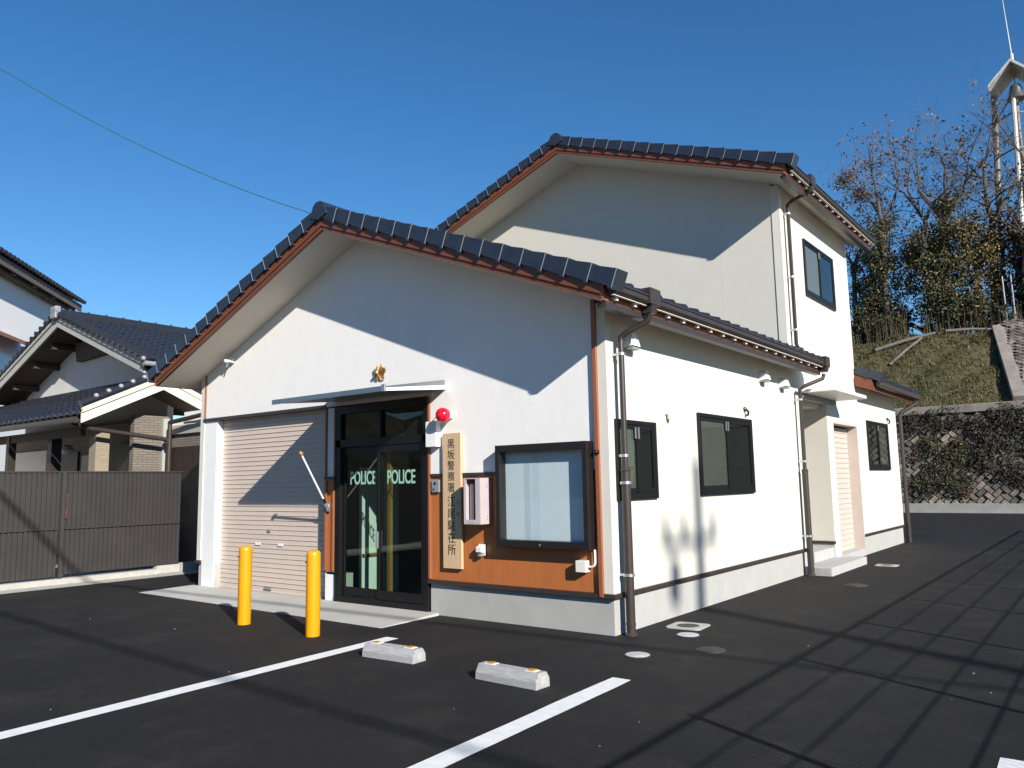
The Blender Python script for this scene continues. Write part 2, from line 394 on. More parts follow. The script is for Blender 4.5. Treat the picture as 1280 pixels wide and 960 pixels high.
build_each(boxes((-2.49, -.13, -.018, .1, 1.587, 1.622), (-4.385, -4.18, -.025, .1, 1.587, 1.622), (-7.35, -4.37, -.03, .1, 2.545, 2.585)), 'panel_trim', M['brown'], st)
g = G(); g.box(-4.37, -2.40, -.02, .03, 2.555, 2.60)
g.build('door_head_trim', M['soffit'], st)
build_each(boxes((-.155, -.105, -.038, .02, .365, zs(-.13)), (-7.345, -7.315, -.02, .02, 2.60, zs(-7.33)), (-2.492, -2.455, -.02, .02, .405, 2.54),
    (-4.385, -4.36, -.02, .01, 1.625, 2.54), (-4.205, -4.18, -.02, .01, 1.625, 2.54), (-4.225, -4.185, -.03, -.014, .405, 1.58), (-4.375, -4.33, -.03, -.014, .405, 1.58)), 'orange_corner_trim', M['trim_orange'], st, bevel=.006)
build_each([G().box(-.104, .0, -.012, .1, .402, zs(-.02)), G().box(-7.45, -7.346, -.012, .1, .402, zs(-7.45)+.03).box(-7.45, -7.35, .1, 6.0, .357, zs(-7.45)+.01).box(-7.44, -7.34, .1, 6, -.02, .357)], 'corner_board', M['siding_trim'], st)
# --- cream side walls (x = 0)
UX, UZ, US = -3.80, 7.61, .362                       # upper ridge and slope
def zu(x): return UZ-US*abs(x-UX)
g = G()
top = zs(-.03)-.004
g.box(-.12, .0, .1, 5.6, .402, top)
g.box(-.12, .0, 5.6, 6.05, .402, zu(-.02)).box(-.12, .0, 6.05, 7.45, 2.78, zu(-.02))
g.box(-.12, .0, 7.45, 7.80, .12, zu(-.02)).box(-.12, .0, 7.80, 9.40, 2.49, zu(-.02)).box(-.12, .0, 9.40, 9.46, .36, zu(-.02))
g.box(-.12, .0, 9.46, 12.83, .402, 3.30)
# recess and end walls
g.box(-1.5, -.12, 6.0, 6.05, .0, 2.78).box(-1.5, -1.4, 6.05, 7.45, .0, 2.78).box(-1.4, -.12, 7.45, 7.55, .402, 2.78).box(-1.4, -.12, 6.05, 7.45, 2.70, 2.78)
g.prism([(-7.4, .402), (-.12, .402), (-.12, 3.3), (-3.8, 4.65), (-7.4, 3.3)], 'y', 12.73, 12.83)
g.build('side_wall', M['siding'], st)
# upper gable wall
g = G()
gable(g, (-7.6, -.12), 3.0, 5.6, 5.72, lambda x: zu(x)+.004, [(UX, UZ+.004)])
g.build('upper_gable_wall', M['siding'], st)
g = G(); gable(g, (-7.6, -.12), 3.0, 9.34, 9.46, lambda x: zu(x), [(UX, UZ)]); g.box(-7.6, -7.5, 5.72, 9.34, 3.0, zu(-7.6))
g.build('upper_rear_wall', M['siding'], st)
build_each(boxes((-.12, .012, 5.588, 5.70, 3.4, zu(-.02)-.004), (-.005, .012, 9.37, 9.468, 3.4, zu(-.02)-.004), (-.004, .01, 5.97, 6.06, .402, 2.9)), 'corner_board', M['siding_trim'], st)
build_each(boxes(*[(x-.0025, x+.0025, 5.5985, 5.61, 3.2, zu(x)-.01) for x in (-1.02, -1.93, -2.84, -4.66, -5.57, -6.48)]), 'siding_joint', M['siding'], st)
# --- roofs
def station_roof(name, xr, zr, xr_e, xl_e, y0, y1, yv, slope_r, slope_l, th, fas_h, gut_y, label=None):
    """th: height of tile bed over the soffit"""
    def z(x): return zr-slope_r*(x-xr) if x > xr else zr+slope_l*(x-xr)
    g = G()
    for xa in (xr_e, xl_e):
        g.add([(xr, y0+.03, zr+.002), (xa, y0+.03, z(xa)+.002), (xa, y1, z(xa)+.002), (xr, y1, zr+.002),
               (xr, y0+.03, zr+.03), (xa, y0+.03, z(xa)+.03), (xa, y1, z(xa)+.03), (xr, y1, zr+.03)],
              [(0, 1, 2, 3), (7, 6, 5, 4), (0, 4, 5, 1), (1, 5, 6, 2), (2, 6, 7, 3), (3, 7, 4, 0)])
    roof = g.build(name, M['soffit'], st)
    # decking under the tiles
    g = G()
    for xa, sl in ((xr_e, slope_r), (xl_e, slope_l)):
        g.add([(xr, y0+.03, zr+.04), (xa, y0+.03, z(xa)+.04), (xa, y1, z(xa)+.04), (xr, y1, zr+.04),
               (xr, y0+.03, zr+th), (xa, y0+.03, z(xa)+th), (xa, y1, z(xa)+th), (xr, y1, zr+th)],
              [(0, 1, 2, 3), (7, 6, 5, 4), (0, 4, 5, 1), (1, 5, 6, 2), (2, 6, 7, 3), (3, 7, 4, 0)])
    g.build('roof_deck', M['brown'], roof)
    g = G()
    for xa, sl, sg in ((xr_e+.09, slope_r, 1), (xl_e-.09, slope_l, -1)):
        s = Vector((-sg, 0, sl)).normalized(); n = Vector((sg*sl, 0, 1)).normalized()
        L = abs(xa-xr)*math.hypot(1, sl)
        tile_sheet(g, (xa, y0+.02, z(xa)+th+.05), (0, 1, 0), s, n, y1-y0, L, per=8, amp=.03, shape='wave')
    g.build('roof_tiles', M['navy_tile'], roof, smooth=True)
    g = G()
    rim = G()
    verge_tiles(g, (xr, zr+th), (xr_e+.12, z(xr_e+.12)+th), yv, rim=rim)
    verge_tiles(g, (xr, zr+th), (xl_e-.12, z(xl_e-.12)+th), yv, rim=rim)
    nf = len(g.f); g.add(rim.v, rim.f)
    g.build('verge_tiles', M['navy_tile'], roof, bevel=.008, second=(nf, M['rim_glint']))
    # ridge
    prof = [(-.17, .06), (-.13, .14), (-.10, .205), (-.04, .245), (.04, .245), (.10, .205), (.13, .14), (.17, .06), (0, .0)]
    g = G(); g.prism([(xr+a, zr+th+b-.03) for a, b in prof], 'y', yv-.025, y1)
    g.build('ridge_cap', M['navy_tile'], roof, bevel=.012)
    # barge boards, two steps
    g = G()
    for xa in (xr_e, xl_e):
        for lo, hi, ya, yb in ((0, fas_h*.30, y0-.012, y0+.03), (fas_h*.30+.002, fas_h, y0-.026, y0+.03)):
            g.add([(x, y, zz) for y in (ya, yb) for x, zz in ((xr, zr+lo), (xa, z(xa)+lo), (xa, z(xa)+hi), (xr, zr+hi))],
                  [(0, 1, 2, 3), (7, 6, 5, 4), (0, 4, 5, 1), (1, 5, 6, 2), (2, 6, 7, 3), (3, 7, 4, 0)])
    g.build('barge_board', M['fascia'], roof)
    build_each(boxes((xr_e+.002, xr_e+.03, y0-.02, y1, z(xr_e)-.012, z(xr_e)+.14), (xl_e-.03, xl_e-.002, y0-.02, y1, z(xl_e)-.004, z(xl_e)+.14)), 'eave_board', M['trim_orange'], roof)
    g = G(); g.box(xr_e-.06, xr_e+.031, y0+.02, y1-.01, z(xr_e)-.075, z(xr_e)-.014); g.build('eave_underboard', M['brown'], roof)
    # gutter: an open trough of three sheets
    gx0, gx1, gz = xr_e+.045, xr_e+.145, z(xr_e)+.055
    gu = G(); ya, yb = gut_y
    prof = [(gx0, gz+.07), (gx0, gz), (gx0+.02, gz-.012), (gx1-.03, gz-.012), (gx1, gz+.02), (gx1, gz+.066), (gx1+.012, gz+.070), (gx1+.012, gz+.082), (gx1-.008, gz+.082),
            (gx1-.008, gz+.024), (gx1-.034, gz), (gx0+.024, gz), (gx0+.008, gz+.01), (gx0+.008, gz+.07)]
    gu.prism(prof, 'y', ya, yb)
    gu.prism([(gx0, gz), (gx1, gz+.01), (gx1+.01, gz+.078), (gx0, gz+.078)], 'y', ya-.008, ya).prism([(gx0, gz), (gx1, gz+.01), (gx1+.01, gz+.078), (gx0, gz+.078)], 'y', yb, yb+.008)
    go = gu.build('gutter', M['brown'], roof)
    y = ya+.12
    while y < yb:
        G().box(gx0-.016, gx0+.03, y-.022, y+.022, gz-.05, gz-.014).build('gutter_bracket', M['white_paint'], roof); y += .36
    G().box(gx0+.03, gx1-.035, ya, yb, gz-.02, gz-.0125).build('gutter_lip', M['soffit'], roof)
    return roof, z
roof1, z1 = station_roof('front_roof', XR, ZR, .325, -7.74, -.60, 6.02, -.652, SR, SL, .145, .165, (-.56, 6.0))
roof2, z2 = station_roof('upper_roof', UX, UZ, .345, -7.95, 4.86, 9.98, 4.808, US, US, .145, .165, (4.92, 9.96))
# rear single-slope end of the low roof
rr = G()
def zr3(x): return 3.17-.38*(x-.33)
def slab(g, x0, x1, y0, y1, f, lo, hi):
    g.add([(x, y, f(x)+h) for h in (lo, hi) for x, y in ((x0, y0), (x1, y0), (x1, y1), (x0, y1))],
          [(0, 3, 2, 1), (4, 5, 6, 7), (0, 1, 5, 4), (1, 2, 6, 5), (2, 3, 7, 6), (3, 0, 4, 7)])
slab(rr, -3.8, .33, 9.47, 13.25, zr3, 0, .03); r3 = rr.build('rear_roof', M['soffit'], st)
g = G(); slab(g, -3.8, .33, 9.47, 13.25, zr3, .035, .2); slab(g, .03, .33, 9.44, 9.47, zr3, .035, .2); g.build('roof_deck', M['brown'], r3)
g = G(); tile_sheet(g, (.42, 9.47, zr3(.42)+.22), (0, 1, 0), (-1, 0, .38), (.38, 0, 1), 3.8, 4.5, per=8, amp=.04)
g.build('roof_tiles', M['navy_tile'], r3, smooth=True)
g = G(); verge_tiles(g, (.015, zr3(.015)+.2), (.46, zr3(.46)+.2), 9.40, pitch=.23, h=.17, depth=.2); g.build('verge_tiles', M['navy_tile'], r3, bevel=.012)
g = G(); slab(g, .014, .34, 9.41, 9.44, zr3, -.02, .19); g.build('barge_board', M['fascia'], r3)
g = G(); g.box(.332, .355, 9.42, 13.25, zr3(.33)-.02, zr3(.33)+.13); g.build('eave_board', M['fascia'], r3)
g = G(); g.box(.37, .48, 9.5, 13.3, zr3(.33)+.05, zr3(.33)+.16); g.build('gutter', M['brown'], r3, bevel=.02)

# --- downpipes
def pipe(pts, r=.030, lower=None, foot=None, straps=(), collector=None):
    g = G()
    if collector:
        cx, cy, cz = collector
        g.box(cx-.075, cx+.075, cy-.11, cy+.11, cz-.06, cz+.10).prism([(cx-.07, cz-.06), (cx+.07, cz-.06), (cx+.045, cz-.14), (cx-.045, cz-.14)], 'y', cy-.06, cy+.06)
    g.tube(pts, r, 14)
    if lower:
        g.tube([lower[0], lower[1]], .046, 16)
        zb = lower[1][2]
        g.tube([lower[1], (lower[1][0], lower[1][1], .0)], .042, 14)
        g.lathe((lower[1][0], lower[1][1], 0), [(.062, 0), (.062, .012), (.046, .03), (.046, .1), (.05, .1), (.05, .12)], 16)
        g.tube([(lower[0][0], lower[0][1], lower[0][2]-.0), (lower[0][0], lower[0][1], lower[0][2]+.03)], [.058, .04], 16)
    o = g.build('downpipe', M['brown'], st, smooth=True)
    for (x, y, z) in straps:
        b = G()
        b.box(.0, x, y-.012, y+.012, z-.012, z+.012)
        b.tube([(x, y, z-.014), (x, y, z+.014)], (.058 if (lower and z < lower[0][2]) else .040), 14)
        b.build('pipe_strap', M['steel'], o)
    return o
pipe([(.42, .16, 3.14), (.40, .16, 3.09), (.16, .13, 2.99), (.10, .125, 2.95), (.10, .125, 2.9), (.10, .125, 1.60)], lower=((.10, .125, 1.60), (.10, .125, .10)),
     straps=[(.10, .125, 2.78), (.10, .125, 1.75), (.10, .125, 1.48), (.10, .125, .58)], collector=(.42, .16, 3.30))
pipe([(.42, 5.98, 3.12), (.40, 5.97, 3.05), (.16, 5.78, 2.93), (.10, 5.75, 2.88), (.10, 5.74, 1.60)], lower=((.10, 5.74, 1.6), (.10, 5.74, .10)),
     straps=[(.10, 5.74, 2.72), (.10, 5.74, 1.75), (.10, 5.74, .60)], collector=(.42, 5.98, 3.29))
pipe([(.43, 5.82, 6.15), (.41, 5.82, 6.08), (.14, 5.80, 5.98), (.08, 5.79, 5.93), (.08, 5.79, 3.62), (.09, 5.83, 3.56), (.13, 5.92, 3.54)], r=.03,
     straps=[(.08, 5.79, 5.78), (.08, 5.79, 4.72), (.08, 5.79, 3.85)], collector=(.435, 5.82, 6.23))
pipe([(.42, 13.1, 3.15), (.12, 12.92, 2.95), (.08, 12.9, 2.88), (.08, 12.9, 0)], r=.045, straps=[(.08, 12.9, 2.7), (.08, 12.9, 1.9), (.08, 12.9, 1.2)])
# --- sliding windows
def side_window(y0, y1, z0, z1, left, right, slats=False):
    f = G(); t = .045; x0, x1 = .001, .035
    f.box(x0, x1, y0, y1, z1-t, z1).box(x0, x1, y0, y1, z0, z0+t+.02).box(x0, x1, y0, y0+t, z0+t+.02, z1-t).box(x0, x1, y1-t, y1, z0+t+.02, z1-t)
    w = f.build('window', M['black'], st, bevel=.003)
    m = (y0+y1)/2; s = G()
    for a, b, xx in ((y0+t, m+.03, .006), (m-.02, y1-t, .014)):
        za, zb = z0+t+.022, z1-t-.002
        s.box(xx, xx+.014, a, a+.04, za, zb).box(xx, xx+.014, b-.045, b, za, zb).box(xx, xx+.014, a+.04, b-.045, za, za+.05).box(xx, xx+.014, a+.04, b-.045, zb-.04, zb)
    s.build('sash', M['black'], w)
    G().box(.008, .0095, y0+t+.03, m, z0+.08, z1-.06).box(.017, .0185, m, y1-t-.02, z0+.08, z1-.06).build('pane', M['window_glass'], w)
    G().box(.0015, .003, y0+t, m, z0+.05, z1-.05).build('blind', left, w)
    G().box(.0015, .0034, m+.004, y1-t, z0+.05, z1-.05).build('lining', right, w)
    h = G(); h.box(.029, .036, m-.055, m-.03, z1-.19, z1-.07).box(.029, .036, m+.012, m+.04, z1-.19, z1-.07)
    h.build('latch', M['steel'], w)
side_window(.10, .955, 1.305, 2.125, M['blind'], M['room_dark'])
side_window(2.07, 3.80, 1.305, 2.305, M['blind'], M['room_dark'])
side_window(10.11, 11.86, 1.625, 2.625, M['room_dark'], M['blind'])
M['slats'] = mat('beige_slat_blind', (.40, .37, .33), .7, var=.05)
side_window(6.70, 8.43, 4.595, 5.60, M['slats'], M['room_dark'])
# --- wall fittings on the side wall
def vent_hood(y, z, r=.085):
    g = G(); n = 12
    pts = [(0, y+r*math.cos(math.pi*i/n), z+r*math.sin(math.pi*i/n)) for i in range(n+1)]
    ring = [(.10, p[1], p[2]) for p in pts]
    g.add([(.0, p[1], p[2]) for p in pts]+ring+[(0, y-r, z-.07), (0, y+r, z-.07), (.12, y-r, z-.05), (.12, y+r, z-.05)],
          [(i, i+1, n+2+i, n+1+i) for i in range(n)]+[tuple(range(n+1, 2*n+2))+(2*n+4, 2*n+5)]+[(0, n+1, 2*n+5, 2*n+3)]+[(n, 2*n+2, 2*n+4, 2*n+1)])
    o = g.build('vent_hood', M['white_paint'], st)
    G().box(.004, .11, y-r+.01, y+r-.01, z-.085, z-.06).build('vent_grille', M['grey_plastic'], o)
vent_hood(.42, 2.95); vent_hood(4.33, 2.96); vent_hood(5.16, 2.935)
c = thing('outdoor_sensor', 'small white sensor fixture on the cream side wall between the two ground-floor windows', 'sensor', (.0, 1.28, 2.27))
G().box(.0, .06, 1.235, 1.32, 2.23, 2.335).build('housing', M['white_paint'], c, bevel=.012)
G().lathe((.045, 1.28, 2.17), [(.02, 0), (.034, .02), (.036, .06)], 14).build('lens', M['offwhite'], c, smooth=True)
def wall_catch(y, z, k=1.0):
    g = G(); g.lathe((0, y, z), [(.032*k, 0), (.032*k, .02), (.018*k, .035)], 12, (1, 0, 0)).tube([(.02, y, z), (.055, y+.01, z-.03*k), (.05, y+.015, z-.075*k), (.022, y+.01, z-.085*k)], .016*k, 8)
    return g.build('cable_hook', M['bronze'], None, smooth=True)
tag(wall_catch(3.62, 2.44), 'dark cable hook on the side wall above the right corner of the wide window', 'hook', 'cable hooks on the side wall')
tag(wall_catch(11.95, 2.74, 1.1), 'dark cable hook above the rear window at the far end of the wall', 'hook', 'cable hooks on the side wall')
# --- front shutter
g = G(); z = .03; k = 0
prof = []
while z < 2.50:
    g.prism([(.106, z), (.112, z+.003), (.113, z+.056), (.106, z+.063), (.103, z+.0655), (.16, z+.0655), (.16, z)], 'x', -7.0, -4.388); z += .0665
sh = g.build('shutter', M['shutter'], st)
G().box(-6.08, -5.96, .096, .10, .67, .71).build('label_plate', M['white_paint'], sh)
G().box(-5.54, -5.42, .096, .10, .67, .71).build('label_plate', M['white_paint'], sh)
G().box(-5.79, -5.72, .092, .10, .865, .90).build('lock', M['grey_plastic'], sh)
G().box(-5.83, -5.67, .085, .10, .055, .085).build('bottom_handle', M['grey_plastic'], sh)
G().box(-7.0, -4.388, .10, .16, 2.50, 2.545).box(-7.0, -4.388, .095, .16, .0, .03).build('shutter_rail', M['shutter'], sh)
# --- glass entrance door
f = G(); x0, x1 = -4.178, -2.50; yf, yb = -.012, .075
f.box(x0, x1, yf, yb, 2.44, 2.54).box(x0, x1, yf, yb, 2.00, 2.10).box(x0, x0+.10, yf, yb, .10, 2.44).box(x1-.075, x1, yf, yb, .10, 2.44)
f.box(-3.36, -3.31, yf, yb, 2.10, 2.44).box(x0, x1, yf-.005, yb+.02, .02, .10)
door = f.build('entrance_door', M['black'], st, bevel=.003)
G().box(x0+.1, -3.362, .03, .036, 2.102, 2.438).box(-3.308, x1-.075, .03, .036, 2.102, 2.438).build('transom_pane', M['window_glass'], door)
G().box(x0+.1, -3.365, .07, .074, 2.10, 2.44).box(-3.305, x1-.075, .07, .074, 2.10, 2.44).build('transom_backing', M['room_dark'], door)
def leaf(a, b, y):
    s = G(); za, zb = .105, 1.998
    s.box(a, a+.045, y, y+.03, za, zb).box(b-.045, b, y, y+.03, za, zb).box(a+.045, b-.045, y, y+.03, za, za+.11).box(a+.045, b-.045, y, y+.03, zb-.09, zb)
    o = s.build('door_leaf', M['black'], door, bevel=.002)
    G().box(a+.045, b-.045, y+.012, y+.018, za+.11, zb-.09).build('pane', M['door_glass'], o)
    return o
l1 = leaf(x0+.10, -3.33, .036); l2 = leaf(-3.385, x1-.075, .0)
G().box(-3.372, -3.345, -.035, .0, .72, .93).build('handle', M['steel'], l2, bevel=.006)
M['lettering'] = mat('pale_green_lettering', (.29, .49, .38), .5, var=.02)
text_mesh('police_lettering', 'POLICE', .235, .001, M['lettering'], l1, (-3.70, .046, 1.59), (1, 0, 0), (0, 0, 1), .64, .004)
text_mesh('police_lettering', 'POLICE', .235, .001, M['lettering'], l2, (-2.97, .010, 1.59), (1, 0, 0), (0, 0, 1), .64, .004)
# room behind the door
g = G()
g.box(-4.25, -4.19, .47, 1.15, .02, 1.75)
inn = g.build('vestibule_screen', M['interior'], st)
G().box(-4.185, -4.15, .47, 1.15, .55, .585).build('rail', M['door_wood'], inn)
G().box(-3.33, -3.28, .12, .17, .02, 2.0).build('inner_post', M['door_wood'], st)
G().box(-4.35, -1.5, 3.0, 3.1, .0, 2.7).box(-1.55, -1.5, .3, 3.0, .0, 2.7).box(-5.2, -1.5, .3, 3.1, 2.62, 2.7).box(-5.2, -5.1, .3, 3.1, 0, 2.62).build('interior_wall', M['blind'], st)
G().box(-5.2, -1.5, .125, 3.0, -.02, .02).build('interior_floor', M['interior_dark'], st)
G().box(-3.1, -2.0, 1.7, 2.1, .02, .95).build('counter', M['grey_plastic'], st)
# --- metal awning over the door (wedge section)
g = G(); xa, xb = -4.22, -2.22
vs = []
for x in (xa, xb): vs += [(x, -.002, 2.615), (x, -.965, 2.522), (x, -.965, 2.567), (x, -.002, 2.725)]
g.add(vs, [(0, 1, 2, 3), (7, 6, 5, 4), (0, 4, 5, 1), (1, 5, 6, 2), (2, 6, 7, 3), (3, 7, 4, 0)])
aw = g.build('awning', M['alu'], st, bevel=.004)
g = G(); g.box(xa, xb, -.98, -.967, 2.512, 2.57); g.build('front_flange', M['alu'], aw)
g = G(); g.add([(x, y, z) for x in (xb+.002, xb+.02) for y, z in ((-.965, 2.515), (-.004, 2.61), (-.004, 2.66), (-.965, 2.55))],
               [(0, 1, 2, 3), (7, 6, 5, 4), (0, 4, 5, 1), (1, 5, 6, 2), (2, 6, 7, 3), (3, 7, 4, 0)]); g.build('side_flange', M['white_paint'], aw)
g = G(); g.box(xb-.03, xb+.03, -.99, -.966, 2.507, 2.587); g.build('corner_clip', M['steel'], aw, bevel=.006)
# --- recess canopy, step, side shutter
g = G(); g.box(.002, .55, 6.1, 8.0, 2.86, 2.92); cn = g.build('side_canopy', M['white_paint'], st, bevel=.01)
G().box(.0, .03, 6.06, 8.0, 2.79, 2.855).build('canopy_bracket', M['grey_plastic'], cn)
g = G(); g.box(-1.4, .40, 5.78, 7.83, -.02, .125)
sp = g.build('entrance_step', M['step'], st, bevel=.008)
g = G()
for i in range(14): g.box(-.1+i*.035, -.1+i*.035+.028, 5.774, 5.78, .0, .118)
g.build('step_nosing', M['step'], sp)
G().box(-.26, -.005, 7.82, 9.40, -.02, .13).build('shutter_threshold', M['step'], st)
G().box(-1.4, -.02, 6.35, 7.448, .126, .30).build('inner_step', M['step'], st, bevel=.008)
M['pink_shutter'] = mat('pale_pink_shutter', (.50, .425, .37), .6, var=.03, scale=5)
g = G(); z = .13
while z < 2.42:
    g.prism([(-.205, z), (-.19, z+.006), (-.19, z+.088), (-.205, z+.095), (-.24, z+.095), (-.24, z)], 'y', 7.82, 9.38); z += .0955
s2 = g.build('side_shutter', M['pink_shutter'], st)
g = G(); g.box(-.21, .004, 9.37, 9.402, .0, 2.49).box(-.21, .004, 7.79, 7.82, .0, 2.49).box(-.21, .004, 7.82, 9.37, 2.455, 2.492); g.build('shutter_frame', M['pink_shutter'], s2)

# ------------------------------------------------------------------ things on the front wall
nb = thing('notice_board', 'wide black framed glass notice board hanging on the wall right of the door', 'notice board', (-.78, 0, .83))
a, b, zl, zh = -1.372, -.192, .822, 1.905
g = G(); t = .075
g.box(a, b, -.13, -.002, zh-t, zh).box(a, b, -.13, -.002, zl, zl+t).box(a, a+t*.8, -.13, -.002, zl+t, zh-t).box(b-t*.8, b, -.13, -.002, zl+t, zh-t)
g.build('frame', M['bronze'], nb, bevel=.004)
G().box(a+.06, b-.06, -.02, -.003, zl+.07, zh-.07).build('back_panel', M['board_panel'], nb)
G().box(a+.06, -.80, -.108, -.103, zl+t, zh-t).build('pane', M['clear_glass'], nb)
G().box(-.90, b-.06, -.098, -.093, zl+t, zh-t).build('pane', M['clear_glass'], nb)
G().lathe((-.79, -.131, zl+.035), [(.012, 0), (.012, .006)], 12, (0, -1, 0)).build('lock', M['steel'], nb)

sg = thing('name_sign', 'tall pale wooden name board with brushed black characters beside the door', 'sign', (-2.07, 0, .55))
G().box(-2.225, -1.945, -.045, -.008, .545, 2.085).build('board', M['sign_wood'], sg, bevel=.004)
zc = 1.955
for ch in '黒坂警察署':
    text_mesh('character', ch, .118, .0012, M['ink'], sg, (-2.09, -.0465, zc), (1, 0, 0), (0, 0, 1), .98, -.0005); zc -= .126
zc -= .035
for i, ch in enumerate('江尾駐在所'):
    text_mesh('character', ch, .132, .0012, M['ink'], sg, (-2.088, -.0465, zc), (1, 0, 0), (0, 0, 1), .98, -.0005)
    if i < 2: text_mesh('small_reading', 'えび'[i], .045, .001, M['ink'], sg, (-1.992, -.0465, zc), (1, 0, 0), (0, 0, 1))
    zc -= .135

bx = thing('leaflet_box', 'pale pink open-front leaflet box between the wooden sign and the notice board', 'box', (-1.64, 0, 1.05))
g = G(); a, b, zl, zh = -1.768, -1.525, 1.055, 1.56
g.box(a, b, -.012, -.002, zl, zh).box(a, a+.012, -.2, -.012, zl, zh).box(b-.012, b, -.2, -.012, zl, zh).box(a+.012, b-.012, -.2, -.012, zh-.012, zh).box(a+.012, b-.012, -.2, -.012, zl, zl+.012)
g.box(a+.012, a+.035, -.2, -.188, zl+.012, zh-.012).box(b-.075, b-.012, -.2, -.188, zl+.012, zh-.012).box(a+.035, b-.075, -.2, -.188, zl+.012, zl+.05)
g.build('housing', M['pink_metal'], bx, bevel=.003)
G().box(a+.03, a+.085, -.13, -.05, zl+.013, zl+.44).build('divider', M['pink_metal'], bx)
g = G()
for zz in (1.11, 1.14, 1.46, 1.49): g.lathe((b, -.09, zz), [(.008, 0), (.008, .004)], 8, (1, 0, 0))
g.build('rivet', M['grey_plastic'], bx)

lp = thing('red_lamp', 'round red police lamp with white wall bracket above the wooden sign', 'lamp', (-2.2, 0, 1.95))
G().sphere((-2.115, -.15, 2.29), .088, 28, 16).build('globe', M['red'], lp, smooth=True)
G().lathe((-2.115, -.085, 2.29), [(.05, 0), (.05, .02), (.035, .03), (.035, .083)], 18, (0, 1, 0)).build('mount', M['white_paint'], lp, smooth=True)
sb = thing('white_control_box', 'narrow white control box on the wall below the red lamp', 'box', (-2.38, 0, 1.93))
G().box(-2.455, -2.285, -.09, -.002, 1.935, 2.235).build('housing', M['white_paint'], sb, bevel=.006)
G().tube([(-2.37, -.05, 2.235), (-2.36, -.05, 2.27), (-2.30, -.05, 2.29), (-2.17, -.05, 2.29)], .012, 8).build('conduit', M['white_paint'], sb, smooth=True)

# police emblem
em = thing('gold_emblem', 'small gold sunburst emblem high on the white gable wall above the awning', 'emblem', (-3.335, 0, 2.92))
g = G(); n = 50; c0 = (-3.335, -.055, 2.92); ring = []
for i in range(n):
    t = 2*math.pi*i/n+math.pi/2
    lobe = .5+.5*math.cos(5*(t-math.pi/2))
    r = (.082+.042*lobe**.8)*(1.0 if i % 2 == 0 else .78)
    ring.append((c0[0]+r*math.cos(t), -.006-.014*(i % 2 == 0), c0[2]+r*math.sin(t)))
base = [(x, -.002, z) for x, _, z in ring]
g.add(ring+base+[c0], [(i, (i+1) % n, 2*n) for i in range(n)]+[(i, i+n, (i+1) % n+n, (i+1) % n) for i in range(n)]+[tuple(range(n, 2*n))])
g.build('rays', M['gold'], em)
G().sphere((-3.335, -.058, 2.92), .027, 16, 10).build('disc', mat('polished_gold', (.6, .44, .2), .3, metal=.8, var=.05), em, smooth=True)

sl = thing('gable_spotlight', 'tiny white spotlight under the left slope of the front gable', 'light', (-6.6, 0, 3.42))
G().box(-6.64, -6.57, -.05, -.002, 3.40, 3.47).tube([(-6.60, -.05, 3.43), (-6.62, -.15, 3.42)], .028, 12).build('housing', M['white_paint'], sl, bevel=.004)
G().tube([(-6.605, -.09, 3.42), (-6.64, -.1, 3.33)], .012, 8).build('bracket', M['steel'], sl)

fh = thing('flagpole_holder', 'thin silver flagpole with brass tip slanting up from a bracket left of the door', 'flagpole', (-4.28, 0, 1.24))
pa, pb = Vector((-4.275, -.06, 1.235)), Vector((-3.95, -.70, 1.895))
pb = Vector((-4.12, -.60, 1.90))
d = (pb-pa).normalized()
G().box(-4.31, -4.245, -.05, -.031, 1.17, 1.29).tube([pa-d*.05, pa+d*.06], .026, 12).build('bracket', M['steel'], fh, bevel=.003)
G().tube([pa+d*.06, pa+d*.14], .018, 12).build('grip', M['black'], fh, smooth=True)
G().tube([pa+d*.14, pb], 0.013, 10).build('pole', M['white_paint'], fh, smooth=True)
G().lathe(pb, [(.02, 0), (.034, .01), (.030, .03), (.012, .05)], 14, d).build('tip', M['gold'], fh, smooth=True)

ic = thing('intercom', 'small grey intercom panel at the right edge of the door frame', 'intercom', (-2.36, 0, 1.4))
G().box(-2.42, -2.30, -.03, -.002, 1.405, 1.55).build('housing', M['grey_plastic'], ic, bevel=.006)
G().lathe((-2.36, -.031, 1.51), [(.016, 0), (.014, .006)], 14, (0, -1, 0)).box(-2.395, -2.375, -.034, -.03, 1.43, 1.45).build('button', M['black'], ic)
ob = thing('outdoor_socket', 'small white covered socket on the wood panel below the pink box', 'socket', (-1.66, 0, .7))
G().box(-1.72, -1.62, -.014, .003, .705, .83).build('plate', M['offwhite'], ob, bevel=.004)
G().prism([(-.014, .825), (-.075, .80), (-.075, .745), (-.014, .735)], 'x', -1.71, -1.63).build('cover', M['offwhite'], ob, bevel=.005)
G().box(-1.69, -1.65, -.06, -.016, .70, .734).build('plug', M['grey_plastic'], ob)
jb = thing('junction_box', 'cream junction box with curved conduit under the right corner of the notice board', 'junction box', (-.34, 0, .6))
G().box(-.392, -.272, -.085, .003, .60, .715).build('housing', M['offwhite'], jb, bevel=.006)
pts = [(-.272+.012*0, -.04, .655), (-.235, -.04, .655)]+[(-.235+.05*math.sin(t), -.04, .705-.05*math.cos(t)) for t in [R(k*15) for k in range(1, 7)]]+[(-.185, -.04, .80), (-.188, -.04, .825)]
G().tube(pts, .012, 10).build('conduit', M['offwhite'], jb, smooth=True)
ch = tag(G().lathe((-.13, -.045, 1.79), [(.022, 0), (.022, .012), (.012, .02), (.012, .035)], 12, (0, -1, 0)).box(-.16, -.1, -.05, -.036, 1.77, 1.81).build('trim_clip', M['bronze']), 'small dark clip on the orange corner trim beside the notice board', 'clip')

